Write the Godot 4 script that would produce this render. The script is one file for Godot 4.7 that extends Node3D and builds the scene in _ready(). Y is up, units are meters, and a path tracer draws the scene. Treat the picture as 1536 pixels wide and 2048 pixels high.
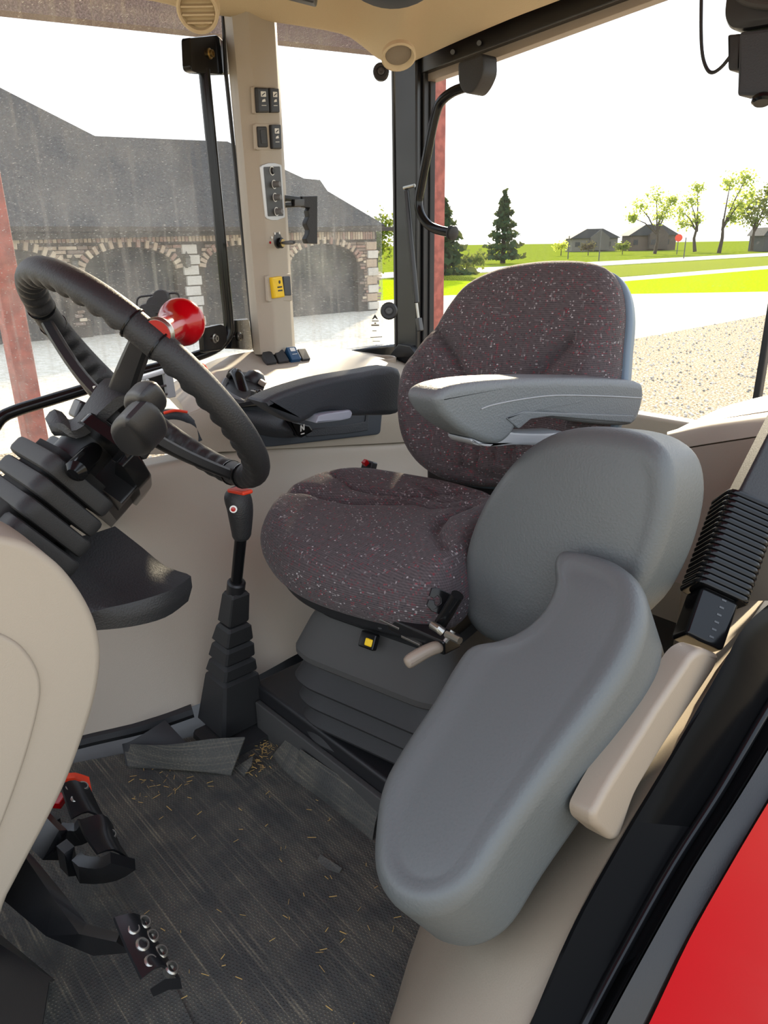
extends Node3D
# Tractor cab seen through the open left door. x = right side of the tractor, y = up from the cab floor, z = rear.

var soup := PackedVector3Array()
var mats := {}
var taken := {}
var rng := RandomNumberGenerator.new()

# ---------- naming ----------
func numbered(called: String) -> String:
	if not taken.has(called):
		taken[called] = 0
		return called
	taken[called] += 1
	return "%s_%03d" % [called, taken[called]]

func meta(o: Node, label: String, category: String, group := "") -> Node:
	o.set_meta("label", label)
	o.set_meta("category", category)
	if group != "":
		o.set_meta("group", group)
	return o

func thing(called: String, label: String, category: String, at := Vector3.ZERO, group := "") -> Node3D:
	var o := Node3D.new()
	o.name = numbered(called)
	add_child(o)
	o.position = at
	meta(o, label, category, group)
	return o

# ---------- mesh soup ----------
func tri(a: Vector3, b: Vector3, c: Vector3) -> void:
	soup.append(a); soup.append(b); soup.append(c)

func quad(a: Vector3, b: Vector3, c: Vector3, d: Vector3) -> void:
	tri(a, b, c); tri(a, c, d)

func volume_from(start: int) -> float:
	var v := 0.0
	for i in range(start, soup.size(), 3):
		v += soup[i].dot(soup[i + 1].cross(soup[i + 2]))
	return v

func outward(start: int) -> void:
	# clockwise fronts: a closed shape then has a negative volume by this formula
	if volume_from(start) > 0.0:
		for i in range(start, soup.size(), 3):
			var t := soup[i + 1]
			soup[i + 1] = soup[i + 2]
			soup[i + 2] = t

func xform(start: int, t: Transform3D) -> void:
	for i in range(start, soup.size()):
		soup[i] = t * soup[i]

func bake(crease := 40.0) -> ArrayMesh:
	var n := soup.size()
	var fn := PackedVector3Array()
	fn.resize(n / 3)
	var at := {}
	for f in n / 3:
		var a := soup[3 * f]
		var g := (soup[3 * f + 2] - a).cross(soup[3 * f + 1] - a)
		fn[f] = g
		for k in 3:
			var key := Vector3i((soup[3 * f + k] * 20000.0).round())
			if at.has(key):
				at[key].append(f)
			else:
				at[key] = [f]
	var lim := cos(deg_to_rad(crease))
	var unit := PackedVector3Array()
	unit.resize(fn.size())
	for f in fn.size():
		unit[f] = fn[f].normalized()
	var nor := PackedVector3Array()
	nor.resize(n)
	for f in n / 3:
		for k in 3:
			var key := Vector3i((soup[3 * f + k] * 20000.0).round())
			var s := Vector3.ZERO
			for g in at[key]:
				if unit[g].dot(unit[f]) > lim:
					s += fn[g]
			s = s.normalized()
			nor[3 * f + k] = s if s.length() > 0.5 else unit[f]
	var arr := []
	arr.resize(Mesh.ARRAY_MAX)
	arr[Mesh.ARRAY_VERTEX] = soup
	arr[Mesh.ARRAY_NORMAL] = nor
	var m := ArrayMesh.new()
	m.add_surface_from_arrays(Mesh.PRIMITIVE_TRIANGLES, arr)
	soup = PackedVector3Array()
	return m

# commits the soup as one named mesh
func put(called: String, mat, parent: Node = null, crease := 40.0) -> MeshInstance3D:
	var o := MeshInstance3D.new()
	var world := Vector3.ZERO
	if parent is Node3D and parent != self:
		world = (parent as Node3D).position
		var q = parent.get_parent()
		while q is Node3D and q != self:
			world += q.position
			q = q.get_parent()
	if world != Vector3.ZERO:
		for i in soup.size():
			soup[i] -= world
	o.mesh = bake(crease)
	o.material_override = mats[mat] if mat is String else mat
	if parent == null or parent == self:
		o.name = numbered(called)
		add_child(o)
	else:
		o.name = called
		parent.add_child(o, true)
	return o

func solo(called: String, mat, label: String, category: String, group := "", crease := 40.0) -> MeshInstance3D:
	var o := put(called, mat, null, crease)
	meta(o, label, category, group)
	return o

func struct(called: String, mat, label := "", crease := 40.0) -> MeshInstance3D:
	var o := put(called, mat, null, crease)
	o.set_meta("kind", "structure")
	if label != "":
		o.set_meta("label", label)
	return o

# ---------- shapes ----------
func box(c: Vector3, s: Vector3, bev := 0.0, t := Transform3D.IDENTITY, seg := 2) -> void:
	var st := soup.size()
	bev = min(bev, 0.499 * min(s.x, min(s.y, s.z)))
	var lists := []
	for a in 3:
		var l := []
		if bev <= 0.0:
			l = [-s[a] / 2, s[a] / 2]
		else:
			for k in seg + 1:
				l.append(-s[a] / 2 + bev * float(k) / seg)
			for k in seg + 1:
				l.append(s[a] / 2 - bev * (1.0 - float(k) / seg))
		lists.append(l)
	for a in 3:
		var b := (a + 1) % 3
		var d := (a + 2) % 3
		for sg in [-1, 1]:
			var lb: Array = lists[b]
			var ld: Array = lists[d]
			for i in lb.size() - 1:
				for j in ld.size() - 1:
					var q := []
					for e in [[i, j], [i + 1, j], [i + 1, j + 1], [i, j + 1]]:
						var p := Vector3.ZERO
						p[a] = sg * s[a] / 2
						p[b] = lb[e[0]]
						p[d] = ld[e[1]]
						if bev > 0.0:
							var inn := Vector3(clamp(p.x, -s.x / 2 + bev, s.x / 2 - bev), clamp(p.y, -s.y / 2 + bev, s.y / 2 - bev), clamp(p.z, -s.z / 2 + bev, s.z / 2 - bev))
							var dv := p - inn
							if dv.length() > 1e-7:
								p = inn + dv.normalized() * bev
						q.append(t * (c + p))
					if sg > 0:
						quad(q[0], q[3], q[2], q[1])
					else:
						quad(q[0], q[1], q[2], q[3])
	outward(st)

func frame_of(d: Vector3, hint := Vector3.UP) -> Basis:
	d = d.normalized()
	if abs(d.dot(hint)) > 0.97:
		hint = Vector3.RIGHT if abs(d.x) < 0.9 else Vector3.BACK
	var u := hint.cross(d).normalized()
	return Basis(u, d.cross(u), d)

# box standing along the line a-b; w across (side), h along hint
func bar(a: Vector3, b: Vector3, w: float, h: float, bev := 0.0, hint := Vector3.UP) -> void:
	box(Vector3.ZERO, Vector3(w, h, a.distance_to(b)), bev, Transform3D(frame_of(b - a, hint), (a + b) / 2))

func rings(rs: Array, cap := true, closed := false) -> void:
	# rs: array of equal-length arrays of Vector3, each ring closed
	var st := soup.size()
	var m: int = rs.size()
	for i in (m if closed else m - 1):
		var a = rs[i]
		var b = rs[(i + 1) % m]
		var k: int = a.size()
		for j in k:
			quad(a[j], b[j], b[(j + 1) % k], a[(j + 1) % k])
	if cap and not closed:
		for e in [0, m - 1]:
			var r = rs[e]
			var c := Vector3.ZERO
			for p in r:
				c += p
			c /= r.size()
			for j in r.size():
				if e == 0:
					tri(c, r[j], r[(j + 1) % r.size()])
				else:
					tri(c, r[(j + 1) % r.size()], r[j])
	outward(st)

func tube(pts: Array, rad, seg := 12, closed := false, flat := 1.0, hint := Vector3.UP) -> void:
	var n := pts.size()
	var rs := []
	var u := Vector3.ZERO
	for i in n:
		var d: Vector3
		if closed:
			d = pts[(i + 1) % n] - pts[(i + n - 1) % n]
		else:
			d = pts[min(i + 1, n - 1)] - pts[max(i - 1, 0)]
		d = d.normalized()
		if i == 0:
			u = frame_of(d, hint).x
		else:
			u = (u - d * u.dot(d)).normalized()
		var v := d.cross(u)
		var r: float = rad[i] if rad is Array else rad
		var ring := []
		for k in seg:
			var a := TAU * k / seg
			ring.append(pts[i] + u * cos(a) * r + v * sin(a) * r * flat)
		rs.append(ring)
	rings(rs, true, closed)

# profile: array of Vector2(radius, height) along +y of t
func lathe(prof: Array, t: Transform3D, seg := 24) -> void:
	var rs := []
	for p in prof:
		var ring := []
		for k in seg:
			var a := TAU * k / seg
			ring.append(t * Vector3(cos(a) * p.x, p.y, sin(a) * p.x))
		rs.append(ring)
	rings(rs)

func along(o: Vector3, d: Vector3) -> Transform3D:
	# transform whose y axis points along d
	d = d.normalized()
	var u := Vector3.RIGHT if abs(d.x) < 0.9 else Vector3.BACK
	u = (u - d * u.dot(d)).normalized()
	return Transform3D(Basis(u, d, u.cross(d)), o)

func cyl(a: Vector3, b: Vector3, r: float, seg := 16, bev := 0.0) -> void:
	var h := a.distance_to(b)
	if bev > 0.0:
		lathe([Vector2(r - bev, 0), Vector2(r, bev), Vector2(r, h - bev), Vector2(r - bev, h)], along(a, b - a), seg)
	else:
		lathe([Vector2(r, 0), Vector2(r, h)], along(a, b - a), seg)

func smooth(pts: Array, sub := 6, closed := true) -> Array:
	var out := []
	var n := pts.size()
	for i in (n if closed else n - 1):
		var p0 = pts[(i + n - 1) % n] if closed else pts[max(i - 1, 0)]
		var p1 = pts[i]
		var p2 = pts[(i + 1) % n]
		var p3 = pts[(i + 2) % n] if closed else pts[min(i + 2, n - 1)]
		for k in sub:
			var s := float(k) / sub
			out.append(0.5 * (2.0 * p1 + (p2 - p0) * s + (2.0 * p0 - 5.0 * p1 + 4.0 * p2 - p3) * s * s + (3.0 * p1 - p0 - 3.0 * p2 + p3) * s * s * s))
	if not closed:
		out.append(pts[n - 1])
	return out

func round_poly(pts: Array, r: float, seg := 4) -> Array:
	# rounds each corner of a 2-D or 3-D closed polygon
	var out := []
	var n := pts.size()
	for i in n:
		var p = pts[i]
		var a = pts[(i + n - 1) % n] - p
		var b = pts[(i + 1) % n] - p
		var rr: float = min(r, 0.45 * min(a.length(), b.length()))
		var pa = p + a.normalized() * rr
		var pb = p + b.normalized() * rr
		for k in seg + 1:
			var s := float(k) / seg
			out.append(pa.lerp(p, s).lerp(p.lerp(pb, s), s))
	return out

func area2(pts: Array) -> float:
	var s := 0.0
	for i in pts.size():
		s += pts[i].cross(pts[(i + 1) % pts.size()])
	return s

func inset(pts: Array, d: float) -> Array:
	var out := []
	var n := pts.size()
	var sg := 1.0 if area2(pts) > 0 else -1.0
	for i in n:
		var e1: Vector2 = (pts[i] - pts[(i + n - 1) % n]).normalized()
		var e2: Vector2 = (pts[(i + 1) % n] - pts[i]).normalized()
		var n1 := Vector2(-e1.y, e1.x) * sg
		var n2 := Vector2(-e2.y, e2.x) * sg
		var m := n1 + n2
		var l: float = max(m.length_squared() / 2.0, 0.35)
		out.append(pts[i] + m / l * d)
	return out

# solid plate from a 2-D outline in the plane of t (x, y), from z = back to z = front, bevelled at the front
func plate(pts: Array, t: Transform3D, back: float, front: float, bev := 0.0, steps := 2, both := false) -> void:
	var st := soup.size()
	var layers := []
	var n := pts.size()
	if both and bev > 0.0:
		for k in steps + 1:
			var a := PI / 2 * k / steps
			layers.append([inset(pts, bev * (1 - sin(a))), back + bev * (1 - cos(a))])
	else:
		layers.append([pts, back])
	if bev > 0.0:
		for k in steps + 1:
			var a := PI / 2 * k / steps
			layers.append([inset(pts, bev * (1 - cos(a))), front - bev * (1 - sin(a))])
	else:
		layers.append([pts, front])
	for i in layers.size() - 1:
		var A: Array = layers[i][0]
		var B: Array = layers[i + 1][0]
		var za: float = layers[i][1]
		var zb: float = layers[i + 1][1]
		for j in n:
			var k := (j + 1) % n
			quad(Vector3(A[j].x, A[j].y, za), Vector3(B[j].x, B[j].y, zb), Vector3(B[k].x, B[k].y, zb), Vector3(A[k].x, A[k].y, za))
	var idx := Geometry2D.triangulate_polygon(PackedVector2Array(pts))
	if idx.is_empty():
		print("no cap for a plate of ", n, " points near ", t.origin)
	for e in [0, layers.size() - 1]:
		var P: Array = layers[e][0]
		var z: float = layers[e][1]
		for q in range(0, idx.size(), 3):
			var a := P[idx[q]] as Vector2
			var b := P[idx[q + 1]] as Vector2
			var c := P[idx[q + 2]] as Vector2
			tri(Vector3(a.x, a.y, z), Vector3(b.x, b.y, z), Vector3(c.x, c.y, z))
	fix_caps(st, n * 2 * (layers.size() - 1))
	xform(st, t)
	outward(st)

func fix_caps(st: int, side_tris: int) -> void:
	# turns each cap triangle so that it faces away from the body, judged by the sides' winding
	var vol := 0.0
	var c := Vector3.ZERO
	var cnt := 3 * side_tris
	for i in cnt:
		c += soup[st + i]
	c /= cnt
	var s := 0.0
	for f in side_tris:
		var a := soup[st + 3 * f]
		var g := (soup[st + 3 * f + 1] - a).cross(soup[st + 3 * f + 2] - a)
		s += g.dot(a - c)
	for f in range(st + cnt, soup.size(), 3):
		var a := soup[f]
		var g := (soup[f + 1] - a).cross(soup[f + 2] - a)
		if (g.z * (a.z - c.z) > 0) != (s > 0):
			var q := soup[f + 1]
			soup[f + 1] = soup[f + 2]
			soup[f + 2] = q

# sheet with thickness through rows of points; off = direction of the back
func sheet(rows: Array, off, sub := 4, subc := 4) -> void:
	var st := soup.size()
	var sm := []
	for r in rows:
		sm.append(smooth(r, subc, false) if subc > 1 else r)
	var cols := sm[0].size() as int
	var grid := []
	if sub > 1:
		for j in cols:
			var col := []
			for r in sm:
				col.append(r[j])
			col = smooth(col, sub, false)
			for i in col.size():
				if j == 0:
					grid.append([])
				grid[i].append(col[i])
	else:
		grid = sm
	var R := grid.size()
	var B := []
	for i in R:
		B.append([])
		for j in cols:
			var d: Vector3
			if off is Vector3:
				d = off
			else:
				var tu: Vector3 = grid[min(i + 1, R - 1)][j] - grid[max(i - 1, 0)][j]
				var tv: Vector3 = grid[i][min(j + 1, cols - 1)] - grid[i][max(j - 1, 0)]
				d = tu.cross(tv).normalized() * float(off)
			B[i].append(grid[i][j] + d)
	for i in R - 1:
		for j in cols - 1:
			quad(grid[i][j], grid[i][j + 1], grid[i + 1][j + 1], grid[i + 1][j])
			quad(B[i][j], B[i + 1][j], B[i + 1][j + 1], B[i][j + 1])
	for j in cols - 1:
		quad(grid[0][j], B[0][j], B[0][j + 1], grid[0][j + 1])
		quad(grid[R - 1][j], grid[R - 1][j + 1], B[R - 1][j + 1], B[R - 1][j])
	for i in R - 1:
		quad(grid[i][0], grid[i + 1][0], B[i + 1][0], B[i][0])
		quad(grid[i][cols - 1], B[i][cols - 1], B[i + 1][cols - 1], grid[i + 1][cols - 1])
	outward(st)

func near_spine(p: Vector2, spine: Array) -> Vector2:
	var best: Vector2 = spine[0]
	var bd := 1e9
	for i in spine.size() - 1:
		var q := Geometry2D.get_closest_point_to_segment(p, spine[i], spine[i + 1])
		if q.distance_to(p) < bd:
			bd = q.distance_to(p)
			best = q
	return best

# cushion: smooth outline (2-D, in t), rounded front edge of radius r, thickness th; top(p, s) adds height on the face, s = 0 centre .. 1 rim
func pad(outline: Array, spine: Array, t: Transform3D, th: float, r: float, rb: float, kind: String, nring := 18) -> void:
	var st := soup.size()
	var n := outline.size()
	var cen := []
	for p in outline:
		cen.append(near_spine(p, spine))
	var rs := []
	# back, closed to the spine
	for s in [0.0, 0.5]:
		var ring := []
		for i in n:
			var q: Vector2 = cen[i].lerp(outline[i], s)
			ring.append(Vector3(q.x, q.y, -th))
		rs.append(ring)
	for k in 5:
		var a := PI / 2 * k / 4
		var ring := []
		for i in n:
			var L: float = max(cen[i].distance_to(outline[i]), 1e-4)
			var q: Vector2 = cen[i].lerp(outline[i], max(0.0, 1.0 - rb * (1 - sin(a)) / L))
			ring.append(Vector3(q.x, q.y, -th + rb * (1 - cos(a))))
		rs.append(ring)
	for k in 7:
		var a := PI / 2 * k / 6
		var ring := []
		for i in n:
			var L: float = max(cen[i].distance_to(outline[i]), 1e-4)
			var s: float = max(0.0, 1.0 - r * (1 - cos(a)) / L)
			var q: Vector2 = cen[i].lerp(outline[i], s)
			var add: float = relief(kind, q, s)
			ring.append(Vector3(q.x, q.y, -r + r * sin(a) + add))
		rs.append(ring)
	for k in range(1, nring + 1):
		var ring := []
		for i in n:
			var L: float = max(cen[i].distance_to(outline[i]), 1e-4)
			var s0: float = max(0.0, 1.0 - r / L)
			var s := s0 * (1.0 - float(k) / nring)
			var q: Vector2 = cen[i].lerp(outline[i], s)
			ring.append(Vector3(q.x, q.y, relief(kind, q, s)))
		rs.append(ring)
	var m := rs.size()
	for i in m - 1:
		for j in n:
			var k := (j + 1) % n
			quad(rs[i][j], rs[i + 1][j], rs[i + 1][k], rs[i][k])
	xform(st, t)
	outward(st)

func bump(x: float, c: float, w: float) -> float:
	var d := (x - c) / w
	return exp(-d * d)

# distance from p to a polyline
func to_line(p: Vector2, l: Array) -> float:
	return p.distance_to(near_spine(p, l))

func lift(t: Transform3D, pts: Array, z: float) -> Array:
	var out := []
	for p in pts:
		out.append(t * Vector3(p.x, p.y, z))
	return out

func _ready() -> void:
	rng.seed = 20240611
	# camera: held at the open left door, looking right and to the rear, a little down
	var cam := Camera3D.new()
	cam.name = "camera"
	cam.fov = 70.46
	cam.near = 0.02
	cam.far = 900.0
	cam.transform = Transform3D(Basis(Vector3(-0.6735, -0.0164, 0.739), Vector3(0.2461, 0.9377, 0.2451), Vector3(-0.697, 0.3469, -0.6276)), Vector3(-0.94, 0.9, -0.62))
	add_child(cam)
	cam.current = true
	# bright hazy sky
	var env := Environment.new()
	env.background_mode = Environment.BG_SKY
	var sm := ProceduralSkyMaterial.new()
	sm.sky_top_color = Color(0.80, 0.86, 0.94)
	sm.sky_horizon_color = Color(0.97, 0.97, 0.95)
	sm.ground_bottom_color = Color(0.45, 0.43, 0.38)
	sm.ground_horizon_color = Color(0.75, 0.73, 0.68)
	sm.sky_curve = 0.25
	sm.sky_energy_multiplier = 1.0
	sm.sun_angle_max = 1.0
	var sky := Sky.new()
	sky.sky_material = sm
	env.sky = sky
	env.background_energy_multiplier = 1.0
	env.tonemap_mode = Environment.TONE_MAPPER_LINEAR
	env.tonemap_exposure = 2.9
	env.sdfgi_enabled = true
	env.ssao_enabled = true
	env.ssil_enabled = true
	var we := WorldEnvironment.new()
	we.name = "world_environment"
	we.environment = env
	add_child(we)
	# low evening sun from behind and right of the tractor
	var sun := DirectionalLight3D.new()
	sun.name = "sun"
	sun.look_at_from_position(Vector3.ZERO, -Vector3(0.605, 0.335, 0.715), Vector3.UP)
	sun.light_color = Color(1.0, 0.93, 0.80)
	sun.light_energy = 1.6
	sun.light_angular_distance = 3.0
	sun.shadow_enabled = true
	sun.sky_mode = DirectionalLight3D.SKY_MODE_LIGHT_ONLY
	add_child(sun)
	make_materials()
	build_ground()
	build_shell()
	build_glass()
	build_roof()
	build_side_console()
	build_pillar_fittings()
	build_operator_seat()
	build_buddy_seat()
	build_steering()
	build_lever()
	build_pedals()
	build_floor_litter()
	build_door_side()
	build_shelter()
	build_garage()
	build_far()

# ---------- materials ----------
func plain(c: Color, rough := 0.6, metal := 0.0, spec := 0.5) -> StandardMaterial3D:
	var m := StandardMaterial3D.new()
	m.albedo_color = c
	m.roughness = rough
	m.metallic = metal
	m.metallic_specular = spec
	return m

func noise_tex(freq: float, size := 512, normal := false, strength := 8.0, oct := 3, seed := 1, ramp = null, kind := FastNoiseLite.TYPE_SIMPLEX_SMOOTH) -> ImageTexture:
	var f := FastNoiseLite.new()
	f.seed = seed
	f.noise_type = kind
	f.frequency = freq
	f.fractal_octaves = oct
	var im := f.get_seamless_image(size, size)
	if normal:
		im.convert(Image.FORMAT_RGBA8)
		im.bump_map_to_normal_map(strength)
	elif ramp is Gradient:
		var out := Image.create(size, size, false, Image.FORMAT_RGB8)
		for y in size:
			for x in size:
				out.set_pixel(x, y, ramp.sample(im.get_pixel(x, y).r))
		im = out
	return ImageTexture.create_from_image(im)

func ramp(cols: Array, offs: Array) -> Gradient:
	var g := Gradient.new()
	g.colors = PackedColorArray(cols)
	g.offsets = PackedFloat32Array(offs)
	return g

func grained(c: Color, rough: float, ntex: Texture2D, scale: float, amount := 0.4, spec := 0.5) -> StandardMaterial3D:
	var m := plain(c, rough, 0.0, spec)
	m.uv1_triplanar = true
	m.uv1_scale = Vector3.ONE * scale
	m.normal_enabled = true
	m.normal_texture = ntex
	m.normal_scale = amount
	return m

func tinted(tex: Texture2D, scale: float, rough := 0.8, world := false) -> StandardMaterial3D:
	var m := plain(Color.WHITE, rough)
	m.albedo_texture = tex
	m.uv1_triplanar = true
	m.uv1_world_triplanar = world
	m.uv1_scale = Vector3.ONE * scale
	return m

func fabric_image(size := 1024) -> Image:
	var im := Image.create(size, size, false, Image.FORMAT_RGB8)
	var r := RandomNumberGenerator.new()
	r.seed = 77
	var f := FastNoiseLite.new()
	f.seed = 5
	f.frequency = 0.02
	for y in size:
		var line := 0.82 + 0.30 * pow(0.5 + 0.5 * sin(TAU * y / 16.0), 1.5)
		for x in size:
			var k := line * (0.9 + 0.2 * r.randf()) * (1.0 + 0.15 * f.get_noise_2d(x, y))
			im.set_pixel(x, y, Color(0.30 * k, 0.268 * k, 0.275 * k))
	for i in 800:
		var c: Color
		var t := r.randf()
		if t < 0.40:
			c = Color(0.52, 0.14, 0.20) * r.randf_range(0.7, 1.15)
		elif t < 0.72:
			c = Color(0.72, 0.70, 0.70) * r.randf_range(0.6, 1.1)
		else:
			c = Color(0.13, 0.13, 0.16)
		var x := r.randi_range(0, size - 1)
		var y := r.randi_range(0, size - 1)
		var w := r.randi_range(9, 17)
		var h := r.randi_range(7, 12)
		for a in w:
			for b in h:
				var e := pow((a - w / 2.0 + 0.5) / (w / 2.0), 2) + pow((b - h / 2.0 + 0.5) / (h / 2.0), 2)
				if e < 1.05:
					im.set_pixel((x + a) % size, (y + b) % size, c)
	return im

func mat_image(size := 1024) -> Array:
	# rubber mat, 1 tile = 0.5 m: fine studs, dust caught in lines that run across the cab
	var im := Image.create(size, size, false, Image.FORMAT_RGB8)
	var hm := Image.create(size, size, false, Image.FORMAT_L8)
	var f := FastNoiseLite.new()
	f.seed = 9
	f.frequency = 0.006
	f.fractal_octaves = 4
	var g := FastNoiseLite.new()
	g.seed = 21
	g.frequency = 0.11
	var r := RandomNumberGenerator.new()
	r.seed = 4
	var dust := Color(0.55, 0.51, 0.42)
	var rub := Color(0.20, 0.205, 0.20)
	var streak := []
	for y in size:
		streak.append(pow(clamp(0.42 + 0.9 * g.get_noise_2d(y, 3.0), 0.0, 1.0), 3.0))
	for y in size:
		for x in size:
			var px := float(x % 10) - 4.5
			var py := float((y + (5 if (x / 10) % 2 == 1 else 0)) % 10) - 4.5
			var stud := 1.0 if px * px + py * py < 6.0 else 0.0
			var n := f.get_noise_2d(x, y)
			var n2 := f.get_noise_2d(x * 0.8 + 500, y * 2.0)
			var d: float = 0.10 + 0.16 * n
			d += streak[y] * clamp(0.45 + 0.8 * n2, 0.0, 1.0) * 0.95
			d += stud * clamp(0.10 + 0.7 * n, 0.0, 0.30)
			d += 0.08 * (r.randf() - 0.5)
			d = clamp(d, 0.0, 0.85)
			im.set_pixel(x, y, rub.lerp(dust, d))
			hm.set_pixel(x, y, Color.from_hsv(0, 0, clamp(0.35 + 0.5 * stud + 0.12 * sin(TAU * y / 32.0), 0, 1)))
	return [im, hm]

func glass_image(size: int, dirt: float, streaks: float, seed: int) -> Image:
	var im := Image.create(size, size, false, Image.FORMAT_RGBA8)
	var f := FastNoiseLite.new()
	f.seed = seed
	f.frequency = 0.004
	f.fractal_octaves = 4
	var s := FastNoiseLite.new()
	s.seed = seed + 3
	s.frequency = 0.03
	var r := RandomNumberGenerator.new()
	r.seed = seed
	for y in size:
		for x in size:
			var a := dirt * (0.75 + 0.5 * f.get_noise_2d(x, y))
			a += streaks * clamp(s.get_noise_2d(x, y * 0.04) - 0.15, 0.0, 1.0)
			a += dirt * 0.9 * (r.randf() - 0.5)
			im.set_pixel(x, y, Color(0.80, 0.80, 0.78, clamp(a, 0.0, 1.0)))
	for i in int(size * size * 0.006):
		var x := r.randi_range(0, size - 5)
		var y := r.randi_range(0, size - 5)
		var a := dirt * r.randf_range(1.6, 3.4)
		var w := 1 + int(r.randf() * r.randf() * 4.0)
		var h := 1 + int(r.randf() * r.randf() * 4.0)
		for p in w:
			for q in h:
				im.set_pixel(x + p, y + q, Color(0.9, 0.9, 0.88, clamp(a, 0, 0.75)))
	return im

func pane(im: Image, scale: Vector3) -> StandardMaterial3D:
	var m := plain(Color.WHITE, 0.04)
	m.transparency = BaseMaterial3D.TRANSPARENCY_ALPHA
	m.albedo_texture = ImageTexture.create_from_image(im)
	m.uv1_triplanar = true
	m.uv1_scale = scale
	return m

func make_materials() -> void:
	var fine := noise_tex(0.09, 512, true, 5.0, 3, 3)
	var leather := noise_tex(0.05, 512, true, 9.0, 2, 8, null, FastNoiseLite.TYPE_CELLULAR)
	mats.beige = grained(Color(0.63, 0.59, 0.53), 0.55, fine, 9.0, 0.15)
	mats.beige_dark = grained(Color(0.53, 0.485, 0.42), 0.6, fine, 9.0, 0.2)
	mats.liner = grained(Color(0.76, 0.69, 0.56), 0.75, fine, 6.0, 0.3)
	mats.tan_plastic = grained(Color(0.56, 0.51, 0.45), 0.45, fine, 9.0, 0.1)
	mats.black_gloss = plain(Color(0.07, 0.072, 0.076), 0.16, 0.0, 0.36)
	mats.black_paint = grained(Color(0.085, 0.087, 0.094), 0.28, fine, 14.0, 0.12)
	mats.black_plastic = grained(Color(0.11, 0.112, 0.12), 0.45, fine, 16.0, 0.25)
	mats.black_soft = grained(Color(0.135, 0.137, 0.142), 0.55, leather, 14.0, 0.35)
	mats.rubber = grained(Color(0.135, 0.137, 0.14), 0.62, fine, 10.0, 0.3)
	mats.rubber_dusty = grained(Color(0.24, 0.238, 0.232), 0.72, fine, 10.0, 0.3)
	mats.gap = plain(Color(0.05, 0.05, 0.05), 0.9)
	mats.navy = grained(Color(0.20, 0.225, 0.255), 0.5, fine, 14.0, 0.2)
	mats.arm_dark = grained(Color(0.19, 0.205, 0.225), 0.6, leather, 12.0, 0.3)
	mats.arm_grey = grained(Color(0.38, 0.40, 0.41), 0.55, leather, 12.0, 0.35)
	mats.shell_blue = grained(Color(0.40, 0.47, 0.53), 0.45, fine, 12.0, 0.2)
	mats.pad_grey = grained(Color(0.33, 0.345, 0.345), 0.48, leather, 10.0, 0.22)
	mats.grey_handle = grained(Color(0.55, 0.56, 0.57), 0.45, fine, 12.0, 0.1)
	mats.pale_handle = grained(Color(0.66, 0.68, 0.73), 0.4, fine, 12.0, 0.1)
	mats.steel = plain(Color(0.62, 0.61, 0.58), 0.3, 0.9)
	mats.steel_dark = plain(Color(0.30, 0.30, 0.30), 0.4, 0.7)
	mats.brass = plain(Color(0.72, 0.62, 0.42), 0.3, 0.9)
	mats.red_gloss = plain(Color(0.62, 0.020, 0.055), 0.18)
	mats.red_paint = plain(Color(0.64, 0.02, 0.08), 0.22, 0.0, 0.06)
	mats.sill_black = plain(Color(0.055, 0.056, 0.06), 0.20, 0.0, 0.13)
	mats.orange = plain(Color(0.85, 0.22, 0.08), 0.5)
	mats.yellow = plain(Color(0.90, 0.74, 0.02), 0.45)
	mats.blue_switch = plain(Color(0.05, 0.24, 0.38), 0.45)
	mats.white_print = plain(Color(0.86, 0.86, 0.84), 0.6)
	mats.silver_ring = plain(Color(0.74, 0.75, 0.76), 0.35, 0.4)
	mats.knob_grey = grained(Color(0.42, 0.42, 0.42), 0.5, fine, 12.0, 0.1)
	mats.straw = plain(Color(0.75, 0.62, 0.36), 0.7)
	var fab := tinted(ImageTexture.create_from_image(fabric_image()), 4.6, 0.9)
	fab.normal_enabled = true
	fab.normal_texture = fine
	fab.normal_scale = 0.5
	fab.rim_enabled = true
	fab.rim = 0.12
	mats.fabric = fab
	var mi := mat_image()
	var mm := tinted(ImageTexture.create_from_image(mi[0]), 2.0, 0.68, true)
	mm.heightmap_enabled = true
	mm.heightmap_texture = ImageTexture.create_from_image(mi[1])
	mm.heightmap_scale = 0.12
	mats.floor_mat = mm
	mats.glass_side = pane(glass_image(1024, 0.20, 0.25, 31), Vector3.ONE * 1.6)
	mats.glass_quarter = pane(glass_image(1024, 0.24, 0.4, 47), Vector3.ONE * 1.6)
	mats.glass_rear = pane(glass_image(1024, 0.06, 0.05, 63), Vector3.ONE * 1.6)

# ---------- ground ----------
func flat_poly(pts: Array, y: float, th: float) -> void:
	# pts: Vector2(x, z)
	var q := []
	for p in pts:
		q.append(Vector2(p.x, -p.y))
	plate(q, Transform3D(Basis(Vector3.RIGHT, Vector3.FORWARD, Vector3.UP), Vector3(0, y - th, 0)), 0.0, th)

func ground_tex(cols: Array, offs: Array, freq: float, seed: int, kind := FastNoiseLite.TYPE_SIMPLEX_SMOOTH, oct := 4) -> ImageTexture:
	return noise_tex(freq, 512, false, 0, oct, seed, ramp(cols, offs), kind)

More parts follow.
